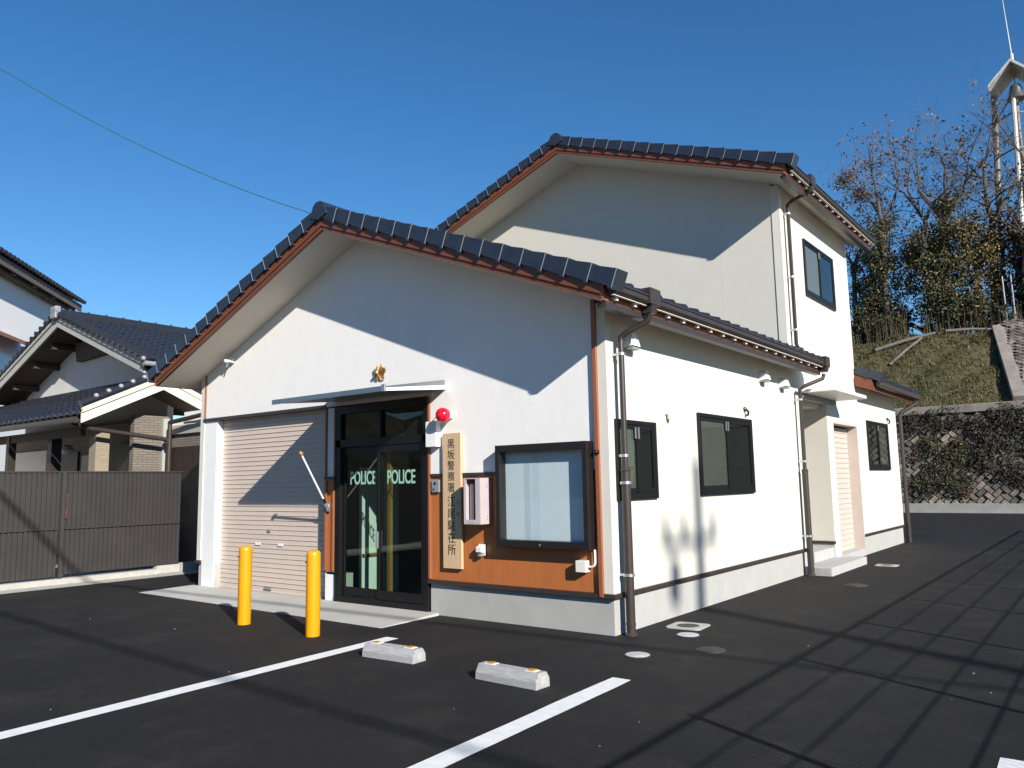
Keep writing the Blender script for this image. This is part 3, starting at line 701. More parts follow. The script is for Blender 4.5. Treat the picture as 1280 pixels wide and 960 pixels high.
# ------------------------------------------------------------------ forecourt things
def bollard(x, y, label):
    t = thing('bollard', label, 'bollard', (x, y, 0), 'yellow bollards before the shutter')
    prof = [(.0725, -.02), (.0725, .80)]+[(.0725-.03*(1-math.cos(R(a))), .80+.05*math.sin(R(a))) for a in range(15, 91, 15)]+[(.012, .858)]
    G().lathe((x, y, 0), prof, 28).build('post', M['yellow'], t, smooth=True)
    G().lathe((x-.05, y-.052, .735), [(.011, 0), (.011, .01)], 10, (-.7, -.7, 0)).build('screw', M['ink'], t)
    return t
bollard(-3.83, -1.56, 'yellow bollard farther from the glass door, before the middle of the shutter')
bollard(-2.60, -1.585, 'yellow bollard nearer the glass door and the wheel stops')

def wheel_stop(x, y, rot, label):
    t = thing('wheel_stop', label, 'wheel stop', (0, 0, 0), 'concrete wheel stops')
    prof = [(-.085, 0), (.085, 0), (.078, .07), (.045, .115), (-.045, .115), (-.082, .055)]
    G().prism(prof, 'x', -.30, .30).build('block', M['stop'], t, bevel=.006)
    for sx in (-.2, .2):
        g = G(); g.box(sx-.045, sx+.045, -.035, .035, .115, .119); rf = g.build('reflector', M['white_paint'], t)
        G().box(sx-.028, sx+.028, -.026, .026, .119, .126).build('lens', M['orange_reflector'], rf, bevel=.003)
    G().box(.298, .3015, -.03, .03, .03, .085).build('end_socket', M['concrete'], t)
    t.location = (x, y, 0); t.rotation_euler = (0, 0, rot)
wheel_stop(-1.13, -1.87, R(3), 'concrete wheel stop by the end of the left parking line')
wheel_stop(.235, -1.95, R(-2), 'concrete wheel stop between the two parking lines, nearest the camera')

def round_cover(x, y, r, label, m, pattern):
    t = thing('manhole_cover', label, 'manhole cover', (x, y, 0))
    G().lathe((x, y, 0), [(r, 0), (r, .008), (r-.006, .011)], 32).build('lid', m, t)
    g = G()
    if pattern:
        for i in range(-4, 5):
            for j in range(-4, 5):
                if math.hypot(i, j) < 4.2: g.box(x+i*r*.2-.012, x+i*r*.2+.012, y+j*r*.2-.008, y+j*r*.2+.008, .011, .015)
    else:
        g.lathe((x, y, .011), [(r*.62, 0), (r*.62, .002)], 28)
        for i in range(12):
            a = i*math.pi/6; g.lathe((x+r*.8*math.cos(a), y+r*.8*math.sin(a), .011), [(r*.06, 0), (r*.05, .002)], 8)
    g.build('relief', m, t)
    G().lathe((x, y, 0), [(r+.012, 0), (r+.012, .006)], 32).build('rim', M['iron'], t)
round_cover(.57, -.61, .105, 'pale round inspection cover nearest the station corner and its downpipe', M['cover_white'], 0)
round_cover(.55, .435, .105, 'pale round inspection cover touching the square drain surround', M['cover_white'], 0)
round_cover(1.015, -.085, .115, 'dark round iron cover set in asphalt beside the square drain surround', M['iron'], 1)
round_cover(.965, 4.9, .135, 'dark round iron cover in the asphalt before the concrete step', M['iron'], 1)
def drain(x, y, sx, sy, rot, label):
    t = thing('drain_cover', label, 'drain cover', (0, 0, 0))
    n = 28; ri = min(sx, sy)*.62
    ring = [(ri*math.cos(2*math.pi*i/n), ri*math.sin(2*math.pi*i/n)) for i in range(n)]
    outer = []
    for i in range(n):
        c_, s_ = ring[i]; k = min(sx/abs(c_) if abs(c_) > 1e-6 else 9, sy/abs(s_) if abs(s_) > 1e-6 else 9); outer.append((c_*k, s_*k))
    g = G(); g.add([(a, b, .010) for a, b in ring]+[(a, b, .010) for a, b in outer]+[(a, b, 0) for a, b in outer],
                   [(i, i+n, (i+1) % n+n, (i+1) % n) for i in range(n)]+[(i+n, i+2*n, (i+1) % n+2*n, (i+1) % n+n) for i in range(n)])
    g.build('surround', M['concrete'], t)
    G().lathe((0, 0, 0), [(ri*.98, 0), (ri*.98, .008)], 28).build('lid', M['iron'], t)
    t.location = (x, y, 0); t.rotation_euler = (0, 0, rot)
drain(.35, .86, .185, .185, R(4), 'square pale concrete drain surround with dark round lid beside the side wall')
drain(.74, 7.71, .17, .15, R(2), 'square pale drain surround far along the side wall beyond the step')
# small pebbles and chips on the asphalt
g = G()
for _ in range(34):
    x, y = random.uniform(-8, 3.5), random.uniform(-4.5, 6)
    if x < .1 and y > -.05: continue
    r = random.uniform(.003, .0065)
    g.obox((x, y, r*.6), (r, random.uniform(-.3, .3)*r, 0), (0, r*.8, 0), (0, 0, r*.6))
tag(g.build('gravel_chips', M['old_concrete']), 'scattered pale gravel chips lying on the asphalt', 'gravel', kind='stuff')

# ------------------------------------------------------------------ neighbour's fence on the left
fx = -9.7
fk = tag(None or G().box(fx-.10, fx+.08, -9, .55, -.02, .10).box(fx-.12, fx+.02, .55, 1.06, -.02, .15).build('fence_kerb', M['concrete']), 'low pale block kerb under the corrugated fence', 'kerb')
G().box(fx-.02, fx+.085, .98, 1.3, .0, .17).build('end_block', M['concrete'], fk, bevel=.01)
fe = thing('corrugated_fence', 'tall grey-brown corrugated metal fence left of the station', 'fence', (fx, -1.5, .1))
def corrugated(y0, y1, z0, z1, xo=0):
    g = G(); p = .076; n = int((y1-y0)/p); vs = []; fs = []
    prof = [(0, 0), (.30, 0), (.40, .018), (.90, .018)]
    ys = []
    for i in range(n): ys += [(y0+(i+a)*p, fx+xo+h) for a, h in prof]
    ys.append((y0+n*p, fx+xo))
    k = len(ys)
    vs = [(x, y, z0) for y, x in ys]+[(x, y, z1) for y, x in ys]
    g.add(vs, [(i, i+1, k+i+1, k+i) for i in range(k-1)])
    return g.build('panel', M['grey_fence'], fe)
corrugated(-1.03, .97, .90, 1.80); corrugated(-1.03, .955, .16, .885, -.012)
corrugated(-3.1, -1.11, .90, 1.80); corrugated(-3.1, -1.11, .13, .885, -.012)
corrugated(-9, -3.16, .13, 1.80)
for y in (-1.07, -3.13):
    G().box(fx-.02, fx+.045, y-.025, y+.025, .02, 1.82).build('post', M['fence_post'], fe, bevel=.004)
build_each(boxes((fx-.04, fx-.01, .93, .97, .16, 1.80), (fx-.04, fx-.01, -.1, -.06, .16, 1.8)), 'rear_post', M['fence_post'], fe)
G().box(fx-.025, fx+.03, -9, .975, 1.80, 1.822).build('top_rail', M['fence_post'], fe)
G().box(fx-.02, fx+.028, -1.03, .955, .882, .90).box(fx-.02, fx+.028, -3.1, -1.11, .882, .90).build('middle_rail', M['fence_post'], fe)
G().box(fx+.01, fx+.035, -1.035, -1.0, 1.05, 1.45).build('rust_strip', M['rust'], fe)

# added dark board screen standing in for the shade between fence and station
gt = thing('passage_shade_screen', 'added dark board screen standing in for the shade in the gap between fence and station', 'shade screen', (-8.7, 1.6, 0))
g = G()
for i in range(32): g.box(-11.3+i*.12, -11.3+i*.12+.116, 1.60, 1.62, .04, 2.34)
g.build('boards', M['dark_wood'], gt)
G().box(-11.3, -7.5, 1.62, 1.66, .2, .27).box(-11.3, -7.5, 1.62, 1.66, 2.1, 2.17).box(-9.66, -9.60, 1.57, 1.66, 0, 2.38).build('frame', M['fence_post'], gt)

# ------------------------------------------------------------------ tiled house behind the fence
ho = thing('tiled_house', 'old house with dark glazed tile roofs, grey gable and cream porch bargeboard behind the fence', 'house', (-15, 3, 0))
AX, AZ = -15.5, 5.36
def gable_roof_x(parent, xr, zr, xe_r, xe_l, slope, y0, y1, mt, barge, th=.12, bh=.26):
    def z(x): return zr-slope*abs(x-xr)
    g = G()
    for xa in (xe_r, xe_l):
        g.add([(x, y, zz+h) for h in (0, .05) for x, y, zz in ((xr, y0+.06, zr), (xa, y0+.06, z(xa)), (xa, y1, z(xa)), (xr, y1, zr))],
              [(0, 3, 2, 1), (4, 5, 6, 7), (0, 1, 5, 4), (1, 2, 6, 5), (2, 3, 7, 6), (3, 0, 4, 7)])
    rf = g.build('roof', M['old_wood'], parent)
    g = G()
    for xa, sg in ((xe_r+.08, 1), (xe_l-.08, -1)):
        s = Vector((-sg, 0, slope)).normalized(); n = Vector((sg*slope, 0, 1)).normalized()
        tile_sheet(g, (xa, y0-.05, z(xa)+th+.1), (0, 1, 0), s, n, y1-y0, abs(xa-xr)*math.hypot(1, slope), wave=.29, course=.27, amp=.05, step=.04, per=8, shape='wave')
    g.build('roof_tiles', mt, rf, smooth=True)
    g = G()
    for xa in (xe_r, xe_l):
        for lo, hi, ya in ((-.02, bh*.55, y0+.02), (bh*.55+.003, bh, y0-.015)):
            g.add([(x, y, zz) for y in (ya, y0+.06) for x, zz in ((xr, zr+lo), (xa, z(xa)+lo), (xa, z(xa)+hi), (xr, zr+hi))],
                  [(0, 1, 2, 3), (7, 6, 5, 4), (0, 4, 5, 1), (1, 5, 6, 2), (2, 6, 7, 3), (3, 7, 4, 0)])
    g.build('barge_board', barge, rf)
    # row of small round verge tiles along the edge
    g = G()
    for xa in (xe_r+.06, xe_l-.06):
        L = abs(xa-xr); n = int(L/.24)
        for k in range(n+1):
            x = xr+(xa-xr)*k/n
            g.tube([(x, y0-.07, z(x)+bh+.03), (x, y0+.2, z(x)+bh+.05)], .055, 8)
        g.add([(x, y, zz+h) for h in (bh-.03, bh+.02) for x, y, zz in ((xr, y0-.05, zr), (xa, y0-.05, z(xa)), (xa, y0+.15, z(xa)), (xr, y0+.15, zr))],
              [(0, 3, 2, 1), (4, 5, 6, 7), (0, 1, 5, 4), (1, 2, 6, 5), (2, 3, 7, 6), (3, 0, 4, 7)])
    g.build('verge_tiles', mt, rf, smooth=True)
    g = G(); g.box(xr-.15, xr+.15, y0-.02, y1, zr+.12, zr+.32).tube([(xr, y0-.04, zr+.34), (xr, y1, zr+.34)], .08, 10)
    g.build('ridge_cap', mt, rf, bevel=.01)
    g = G(); y = y0+.3
    while y < y1: g.sphere((xr, y, zr+.42), .032, 8, 6); y += .42
    g.build('ridge_knob', M['old_tile'], rf, smooth=True)
    G().box(xr-.14, xr+.14, y0-.10, y0+.04, zr+.16, zr+.46).build('ridge_end_tile', M['grey_plastic'], rf, bevel=.03)
    return rf, z
rfA, zA = gable_roof_x(ho, AX, AZ, -11.35, -19.7, .365, 1.0, 9.5, M['old_tile'], M['barge_grey'], bh=.27)
G().prism([(-19.2, 2.6), (-11.9, 2.6), (-11.9, zA(-11.9)), (AX, AZ), (-19.2, zA(-19.2))], 'y', 1.85, 1.98).build('gable_wall', M['house_grey'], ho)
for x in (-17.3, -16.3, -18.5): G().box(x-.06, x+.06, 1.25, 1.85, zA(x)-.14, zA(x)-.01).build('purlin', M['old_wood'], ho)
g = G()
g.prism([(AX-.6, zA(AX-.6)-.02), (AX+1.3, zA(AX+1.3)-.02), (AX+1.3, zA(AX+1.3)-.2), (AX-.5, zA(AX+1.3)-.25)], 'y', 1.7, 1.84)
g.build('gable_board', M['old_wood'], ho)
g = G(); g.tube([(-11.22, .95, zA(-11.35)+.16), (-11.22, 9.4, zA(-11.35)+.16)], .055, 10); g.sphere((-11.2, .93, zA(-11.35)+.25), .05, 10, 8)
g.build('gutter', M['grey_plastic'], ho, smooth=True)
# porch roof with its gable towards the station
PY0, PYR, PYB, PZ0, PZR = -.22, 1.28, 1.95, 2.78, 3.50
sl_p = (PZR-PZ0)/(PYR-PY0)
g = G(); g.add([(x, y, z+h) for h in (0, .05) for x, y, z in ((-20, PY0, PZ0), (-11.06, PY0, PZ0), (-11.06, PYR, PZR), (-20, PYR, PZR))],
               [(0, 3, 2, 1), (4, 5, 6, 7), (0, 1, 5, 4), (1, 2, 6, 5), (2, 3, 7, 6), (3, 0, 4, 7)])
g.add([(x, y, z+h) for h in (0, .05) for x, y, z in ((-11.8, PYR, PZR), (-11.06, PYR, PZR), (-11.06, 2.4, PZR-.5), (-11.8, 2.4, PZR-.5))],
      [(0, 3, 2, 1), (4, 5, 6, 7), (0, 1, 5, 4), (1, 2, 6, 5), (2, 3, 7, 6), (3, 0, 4, 7)])
pr = g.build('porch_roof', M['old_wood'], ho)
g = G(); tile_sheet(g, (-20, PY0-.07, PZ0+.13), (1, 0, 0), (0, 1, sl_p), (0, -sl_p, 1), 9.0, (PYR-PY0+.55)*math.hypot(1, sl_p)*.98, wave=.27, course=.26, amp=.04, step=.03, per=6, shape='wave')
g.build('roof_tiles', M['old_tile'], pr, smooth=True)
g = G()
for lo, hi, xa in ((-.02, .17, -11.02), (.173, .30, -10.985)):
    for (ya, za), (yb, zb) in (((PY0-.05, PZ0-.02), (PYR, PZR)), ((PYR, PZR), (2.35, PZR-.46))):
        g.add([(x, y, z) for x in (-11.06, xa) for y, z in ((ya, za+lo), (yb, zb+lo), (yb, zb+hi), (ya, za+hi))],
              [(0, 1, 2, 3), (7, 6, 5, 4), (0, 4, 5, 1), (1, 5, 6, 2), (2, 6, 7, 3), (3, 7, 4, 0)])
g.build('porch_barge_board', M['barge_cream'], pr)
g = G(); g.tube([(-11.02, PY0-.08, PZ0+.30), (-11.02, PYR, PZR+.34)], .075, 10).tube([(-11.02, PYR, PZR+.34), (-11.02, 2.35, PZR-.12)], .075, 10)
g.build('verge_tiles', M['old_tile'], pr, smooth=True)
g = G()
for k in range(6): t = .12+.15*k; g.sphere((-10.985, PY0+(PYR-PY0)*t, PZ0+.36+(PZR-PZ0)*t+.03), .048, 10, 8)
g.build('verge_knob', M['cover_grey'], pr, smooth=True)
g = G(); g.prism([(1.62, PZR+.10), (1.90, PZR+.10), (1.90, PZR+.38), (1.72, PZR+.33)], 'x', -19.5, -11.2); g.build('flashing', M['grey_plastic'], pr)
g = G(); g.tube([(-20, PY0-.12, PZ0+.06), (-11.1, PY0-.12, PZ0+.02)], .06, 10)
g.tube([(-11.3, PY0-.1, PZ0-.02), (-11.28, .0, 2.66), (-11.25, 1.5, 2.50), (-11.25, 1.52, 2.42)], .045, 10)
g.tube([(-11.4, 1.55, 2.50), (-11.25, 1.56, 2.44), (-11.25, 1.56, 0)], .05, 10).tube([(-11.25, 1.56, 2.85), (-10.6, 1.6, 2.9), (-9.5, 1.62, 3.0)], .045, 10).tube([(-11.25, 1.56, 2.86), (-11.25, 1.56, 2.4)], .045, 10)
g.build('gutter', M['brown'], pr, smooth=True)
# walls
G().box(-11.75, -11.6, 1.0, 1.72, 0, 3.0).box(-19.2, -11.75, 1.55, 1.75, 0, 2.95).build('tile_wall', M['tile_wall'], ho)
G().box(-11.62, -11.54, 1.58, 1.72, 0, 2.95).box(-11.6, -9.95, 1.74, 1.80, 2.62, 2.80).build('corner_strip', M['barge_grey'], ho)
G().box(-11.6, -9.95, 1.80, 5, 0, 2.62).build('annex_wall', M['tile_wall'], ho)
G().box(-11.66, -9.9, 1.76, 5, 2.80, 2.86).box(-11.0, -9.95, 1.72, 1.8, 2.86, 3.05).build('annex_parapet', M['house_white'], ho)
G().box(-11.85, -11.58, .26, .52, 0, 2.62).build('porch_pillar', M['tan_tile'], ho)
build_each(boxes((-16.6, -16.45, .0, .15, 0, 2.7), (-15.2, -15.05, .0, .15, 0, 2.7), (-13.6, -13.4, .2, .4, 0, 2.7)), 'porch_post', M['dark_wood'], ho)
build_each(boxes((-13.3, -12.2, 1.50, 1.56, 0, 2.5), (-16.3, -15.2, 1.50, 1.56, 0, 2.4)), 'front_door', M['dark_wood'], ho)
G().box(-15.0, -14.1, 1.50, 1.56, .9, 2.3).build('window', M['window_glass'], ho)
G().box(-19.0, -16.9, 1.50, 1.56, 1.0, 2.5).build('white_panel', M['house_white'], ho)
G().box(-19, -11.7, .02, .12, 2.55, 2.72).build('porch_beam', M['old_wood'], ho)
G().lathe((-14.1, .8, 2.3), [(.09, 0), (.13, .08), (.11, .16), (.03, .2)], 14).build('porch_lamp', M['cover_white'], ho)

# second, taller house beyond it, turned to face the tiled house (local axes: x along its eave, y outward)
h2 = thing('two_storey_house', 'tall white-walled house with brown eaves rising behind the tiled house', 'house', (0, 0, 0))
g = G()
g.add([(x, y, z+h) for h in (0, .10) for x, y, z in ((-.2, 0, 9.0), (16, 0, 9.0), (16, -6, 11.5), (-.2, -6, 11.5))], [(0, 3, 2, 1), (4, 5, 6, 7), (0, 1, 5, 4), (1, 2, 6, 5), (2, 3, 7, 6), (3, 0, 4, 7)])
g.add([(x, y, z+h) for h in (0, .10) for x, y, z in ((-.2, -12, 9.0), (16, -12, 9.0), (16, -6, 11.5), (-.2, -6, 11.5))], [(0, 3, 2, 1), (4, 5, 6, 7), (0, 1, 5, 4), (1, 2, 6, 5), (2, 3, 7, 6), (3, 0, 4, 7)])
rb = g.build('roof', M['grey_wood'], h2)
g = G(); tile_sheet(g, (-.3, .12, 9.2), (1, 0, 0), Vector((0, -6, 2.5)), Vector((0, 2.5, 6)), 16.3, 6.6, wave=.30, course=.28, amp=.05, step=.03, per=6, shape='wave')
g.build('roof_tiles', M['old_tile'], rb, smooth=True)
g = G()
for k in range(55): g.tube([(-.2+.30*k, .19, 9.22), (-.2+.30*k, -.2, 9.38)], .075, 8)
g.build('eave_tiles', M['old_tile'], rb, smooth=True)
G().box(-.2, 16, .0, .05, 8.84, 9.12).box(-.2, 16, -.25, -.19, 8.72, 9.06).build('eave_board', M['grey_wood'], rb)
for k in range(9): G().box(.5+k*1.7, .66+k*1.7, -.47, -.05, 8.80, 8.94).build('rafter', M['grey_wood'], rb)
G().box(.6, 15.4, -.62, -.47, 0, 9.2).box(.6, .75, -11, -.62, 0, 9.15).build('wall', mat('bright_plaster', (.86, .86, .85), .85, var=.02), h2)
G().add([(x, y, z+h) for h in (0, .12) for x, y, z in ((4.2, .3, 6.45), (15, .3, 6.45), (15, -.47, 6.75), (4.2, -.47, 6.75))], [(0, 3, 2, 1), (4, 5, 6, 7), (0, 1, 5, 4), (1, 2, 6, 5), (2, 3, 7, 6), (3, 0, 4, 7)]).build('pent_roof', mat('rusty_red_sheet', (.30, .13, .08), .6, var=.15), h2)
fw = G().box(4.6, 7.0, -.47, -.41, 4.7, 6.2).build('window', M['white_paint'], h2)
G().box(4.7, 5.76, -.408, -.40, 4.8, 6.1).box(5.84, 6.9, -.408, -.40, 4.8, 6.1).build('pane', M['clear_glass'], fw)
h2.location = (-29.3, 7.33, 0); h2.rotation_euler = (0, 0, R(-42.2))

# overhead service cable
g = G(); a, b = Vector((-12.9, -2.6, 9.95)), Vector((-7.58, 6.6, 5.6))
p0, p1 = Vector((-10.858, -2, 8.863)), Vector((-7.33, 2.0, 6.48))
pts = []
d = p1-p0
for i in range(41):
    t = -1.2+2.9*i/40
    p = p0+d*t; p.z += -.9*t*(1-t) if 0 < t < 1 else 0
    pts.append(p)
tag(g.tube(pts, .0085, 6).build('overhead_cable', mat('green_black_cable', (.025, .075, .075), .5, var=.1)), 'thin dark overhead cable sagging across the sky to the station roof', 'cable')

# ------------------------------------------------------------------ retaining wall and hill behind
RW = 29.0
rt = thing('retaining_wall', 'herringbone stone retaining wall with concrete cap, darkened and overgrown', 'retaining wall', (0, RW, 0))
X0, X1 = -14, 16
G().add([(X0, RW, -.02), (X1, RW, -.02), (X1, RW+.75, 4.0), (X0, RW+.75, 4.0), (X0, RW+1.6, 4.0), (X1, RW+1.6, 4.0), (X0, RW+1.6, -.02), (X1, RW+1.6, -.02)],
        [(0, 1, 2, 3), (3, 2, 5, 4), (4, 5, 7, 6), (6, 7, 1, 0), (0, 3, 4, 6), (1, 7, 5, 2)]).build('backing', M['joint'], rt)
g = G(); w = .20
up = Vector((0, .75, 4.0)).normalized(); nr = Vector((0, -4.0, .75)).normalized()
def herring(g, ox, oz, X0, X1, Z1, up, nr, origin, keep=lambda c: True):
    e1 = (Vector((1, 0, 0))+up).normalized()*w; e2 = (up-Vector((1, 0, 0))).normalized()*w
    for k in range(-80, 110):
        for n in range(-30, 30):
            for kind in (0, 1):
                cx, cy = (k+4*n+1, k+.5) if kind == 0 else (k+2+4*n+.5, k)
                c = origin+e1*cx+e2*cy
                h = (c-origin).dot(up); x = c.x
                if not (X0+.2 < x < X1-.2 and .33 < h < Z1 and keep(c)): continue
                hx, hy = (1, .5) if kind == 0 else (.5, 1)
                j = random.uniform(.02, .10)*(1 if nr.y < -.7 else .4)
                a_, b_ = e1*hx*.93, e2*hy*.90
                nj = (nr+up*random.uniform(-.12, .12)+Vector((1, 0, 0))*random.uniform(-.12, .12)).normalized()
                vs = [c+a_*i+b_*jj for jj in (-1, 1) for i in (-1, 1)]+[c+a_*i*.84+b_*jj*.78+nj*j for jj in (-1, 1) for i in (-1, 1)]
                g.add(vs, [(4, 5, 7, 6), (0, 1, 5, 4), (1, 3, 7, 5), (3, 2, 6, 7), (2, 0, 4, 6)])
herring(g, 0, 0, -7, 8, 3.95, up, nr, Vector((0, RW-.01, 0)))
g.build('stone_facing', M['block'], rt)
G().box(X0, X1, RW+.62, RW+1.55, 4.0, 4.34).build('cap', M['old_concrete'], rt, bevel=.03)
G().box(X0, X1, RW-.16, RW+.02, -.02, .36).build('footing', M['footing'], rt, bevel=.02)

def hill_z(x, y):
    pts = [(30.3, 4.25), (31.2, 4.9), (33.0, 6.2), (35.0, 7.75), (36.0, 8.30), (38, 8.45), (47, 8.35), (60, 6.0), (90, 0)]
    if y <= pts[0][0]: z = pts[0][1]
    else:
        z = pts[-1][1]
        for (a, za), (b, zb) in zip(pts, pts[1:]):
            if a <= y <= b: z = za+(zb-za)*(y-a)/(b-a); break
    nn = .12*math.sin(x*1.3+y*.7)+.09*math.sin(x*2.9-y*1.7)+.05*math.sin(x*6.1+y*4.3)
    if x > .6-1.06*(y-30.35)/5.65: nn = -.12
    return z+nn*min(1, max(0, (y-30.4)))
g = G(); nx, ny = 110, 90; xs = [-30+60*i/nx for i in range(nx+1)]; ys = [30.3+(j/ny)**1.7*60 for j in range(ny+1)]
g.add([(x, y, hill_z(x, y)) for y in ys for x in xs], [(j*(nx+1)+i, j*(nx+1)+i+1, (j+1)*(nx+1)+i+1, (j+1)*(nx+1)+i) for j in range(ny) for i in range(nx)])
struct(g.build('hill', M['slope'], smooth=True))
# grass on the slope
g = G()
for _ in range(15000):
    x, y = random.uniform(-9, 3.2), 30.4+5.9*random.random()
    z = hill_z(x, y); L = random.uniform(.05, .20); a = random.uniform(0, 6.28); d = Vector((math.cos(a), math.sin(a), 0))*.022
    tip = Vector((random.uniform(-.1, .1), random.uniform(-.12, .02), L))
    p = Vector((x, y, z-.01)); g.add([p-d, p+d, p+tip], [(0, 1, 2)])
tag(g.build('slope_grass', M['grass']), 'short dry yellow-green grass covering the slope', 'grass', kind='stuff')
# concrete beam running down the slope and paving right of it
g = G()
def beam(g, a, b, w, h):
    a, b = Vector(a), Vector(b); d = (b-a).normalized(); sd = d.cross(Vector((0, 0, 1))).normalized()*w/2; n = sd.cross(d).normalized()*h/2
    if n.z < 0: n = -n
    g.obox((a+b)/2, d*((b-a).length/2), sd, n)
beam(g, (1.0, 30.35, 4.45), (-.06, 36.0, 8.32), .46, .34)
tag(g.build('slope_beam', M['old_concrete'], bevel=.03), 'thick brown concrete beam running down the grassy slope at the right', 'concrete beam')
g = G()
o2 = Vector((1.65, 30.4, 4.50)); up2 = Vector((0, 5.6, 3.95)).normalized(); n2 = Vector((0, -3.95, 5.6)).normalized()
g.add([(1.0, 30.4, 4.56), (9, 30.4, 4.56), (9, 36.0, 8.50), (-.05, 36.0, 8.50)], [(0, 1, 2, 3)])
herring(g, 0, 0, -.5, 9, 7.1, up2, n2, o2+Vector((0, 0, .10)), lambda c: c.x > 1.0-1.06*(c.y-30.35)/5.65+.32)
g2 = g.build('slope_paving', M['block']); tag(g2, 'herringbone stone paving on the slope right of the concrete beam', 'slope paving')
def log(a, b, r, label):
    tag(G().tube([a, ((Vector(a)+Vector(b))/2+Vector((0, 0, .05))), b], [r, r*.9, r*.75], 8).build('log', M['grey_wood'], smooth=True), label, 'log', 'logs lying on the slope')
def onhill(x, y, h=.08): return (x, y, hill_z(x, y)+h)
log(onhill(-5.2, 34.8, .2), onhill(-2.6, 35.6, .2), .09, 'longest bleached log lying along the slope crest beside the house')
log(onhill(-4.4, 33.9, .1), onhill(-3.1, 35.0, .2), .07, 'short log lying slantwise just below the longest log on the slope')
log(onhill(-2.2, 35.9, .12), onhill(-.2, 36.4, .12), .08, 'bleached log on the crest below the gap in the trees')

# ------------------------------------------------------------------ creeper on the retaining wall
def leaf_quad(g, p, s, flat=None):
    a = Vector((random.gauss(0, 1), random.gauss(0, 1), random.gauss(0, 1))).normalized()
    if flat is not None: a = (a*.6+flat).normalized()
    b = a.orthogonal().normalized(); b.rotate(Quaternion(a, random.uniform(0, 6.28))); c = a.cross(b)
    p = Vector(p)
    g.add([p-b*s, p+c*s*.55, p+b*s, p-c*s*.55], [(0, 1, 2, 3)])
def creeper(name, blobs, n, m, s, label, stem):
    t = thing(name, label, 'creeper', (blobs[0][0], RW, 0))
    g = G(); st_ = G()
    tot = sum(b[2]*b[3] for b in blobs)
    for (cx, cz, rx, rz) in blobs:
        for _ in range(int(n*rx*rz/tot)):
            a = random.uniform(0, 6.28); r = random.random()**.6
            x, z = cx+rx*r*math.cos(a), cz+rz*r*math.sin(a)
            if z < .3: continue
            y = RW+.75*min(z, 4.3)/4.0-.06-random.random()**2*.35*(1-r*.6)
            leaf_quad(g, (x, y, z), random.uniform(.6, 1.3)*s, Vector((0, -.8, .5)))
        for _ in range(2 if rx > .4 else 0):
            x = cx+random.uniform(-.6, .6)*rx; zt = cz+rz*random.uniform(.2, .9)
            st_.tube([(x, RW+.02, max(.3, cz-rz)), (x+.15, RW+.75*cz/4-.06, cz), (x-.1, RW+.75*min(zt, 4.2)/4-.06, min(zt, 4.2))], .012, 4)
    st_.build('stems', stem, t); g.build('leaves', m, t)
def scatter_blobs(x0, x1, z0, z1, n, r0, r1, sd):
    random.seed(sd)
    return [(random.uniform(x0, x1), random.uniform(z0, z1), random.uniform(r0, r1)*1.2, random.uniform(r0, r1)) for _ in range(n)]
creeper('wall_creeper', [(-1.7, 1.8, .8, .8), (-2.2, 1.3, .6, .5), (-1.2, 2.4, .6, .5)]+scatter_blobs(-2.7, -.6, .7, 2.8, 12, .15, .45, 5), 6000, M['leaf_olive'], .045, 'olive green creeper clump low on the retaining wall nearest the house', M['stem'])
creeper('wall_creeper', scatter_blobs(-.4, 2.2, 1.2, 4.1, 26, .25, .62, 6), 9500, M['leaf_moss'], .045, 'brown-black creeper mass on the retaining wall below the concrete beam', M['stem'])
creeper('wall_creeper', scatter_blobs(-3.4, -.2, 3.3, 4.2, 16, .18, .42, 7), 3600, M['leaf_moss'], .042, 'thin dark creeper strip hanging under the concrete cap of the wall', M['stem'])
creeper('wall_creeper', scatter_blobs(-3.2, 2.5, .4, 3.2, 22, .10, .26, 8), 1300, M['leaf_brown'], .05, 'sparse dry brown creeper patches scattered over the retaining wall', M['stem'])

# ------------------------------------------------------------------ trees on the hill
def grow(g, tips, p, d, L, r, depth, spread, up=.12, kids=(2, 3), wig=.22, minr=.0055):
    seg = 4; pts = [p.copy()]; rs = [r]
    q = p.copy(); dd = d.copy()
    for i in range(seg):
        dd = (dd+Vector((random.gauss(0, wig), random.gauss(0, wig), random.gauss(0, wig)+up*.4))*.5).normalized()
        q = q+dd*(L/seg); pts.append(q.copy()); rs.append(max(minr*.6, r*(1-.45*(i+1)/seg)))
    g.tube(pts, rs, 7 if r > .06 else 4 if r > .02 else 3, cap=False)
    if depth == 0 or r < minr:
        tips.append((q.copy(), dd.copy())); return
    n = random.randint(*kids)
    for i in range(n):
        ax = dd.orthogonal().normalized(); ax.rotate(Quaternion(dd, random.uniform(0, 6.28)))
        nd = (dd*math.cos(spread)+ax*math.sin(spread*random.uniform(.7, 1.3))+Vector((0, 0, up))).normalized()
        grow(g, tips, q, nd, L*random.uniform(.66, .86), rs[-1]*random.uniform(.68, .9), depth-1, spread, up, kids, wig, minr)
    for i in range(2):                                 # side shoots along the limb
        k = random.randint(1, seg-1)
        ax = dd.orthogonal().normalized(); ax.rotate(Quaternion(dd, random.uniform(0, 6.28)))
        grow(g, tips, pts[k], (dd*.5+ax).normalized(), L*.55, rs[k]*.42, max(0, depth-2), spread, up, kids, wig, minr)

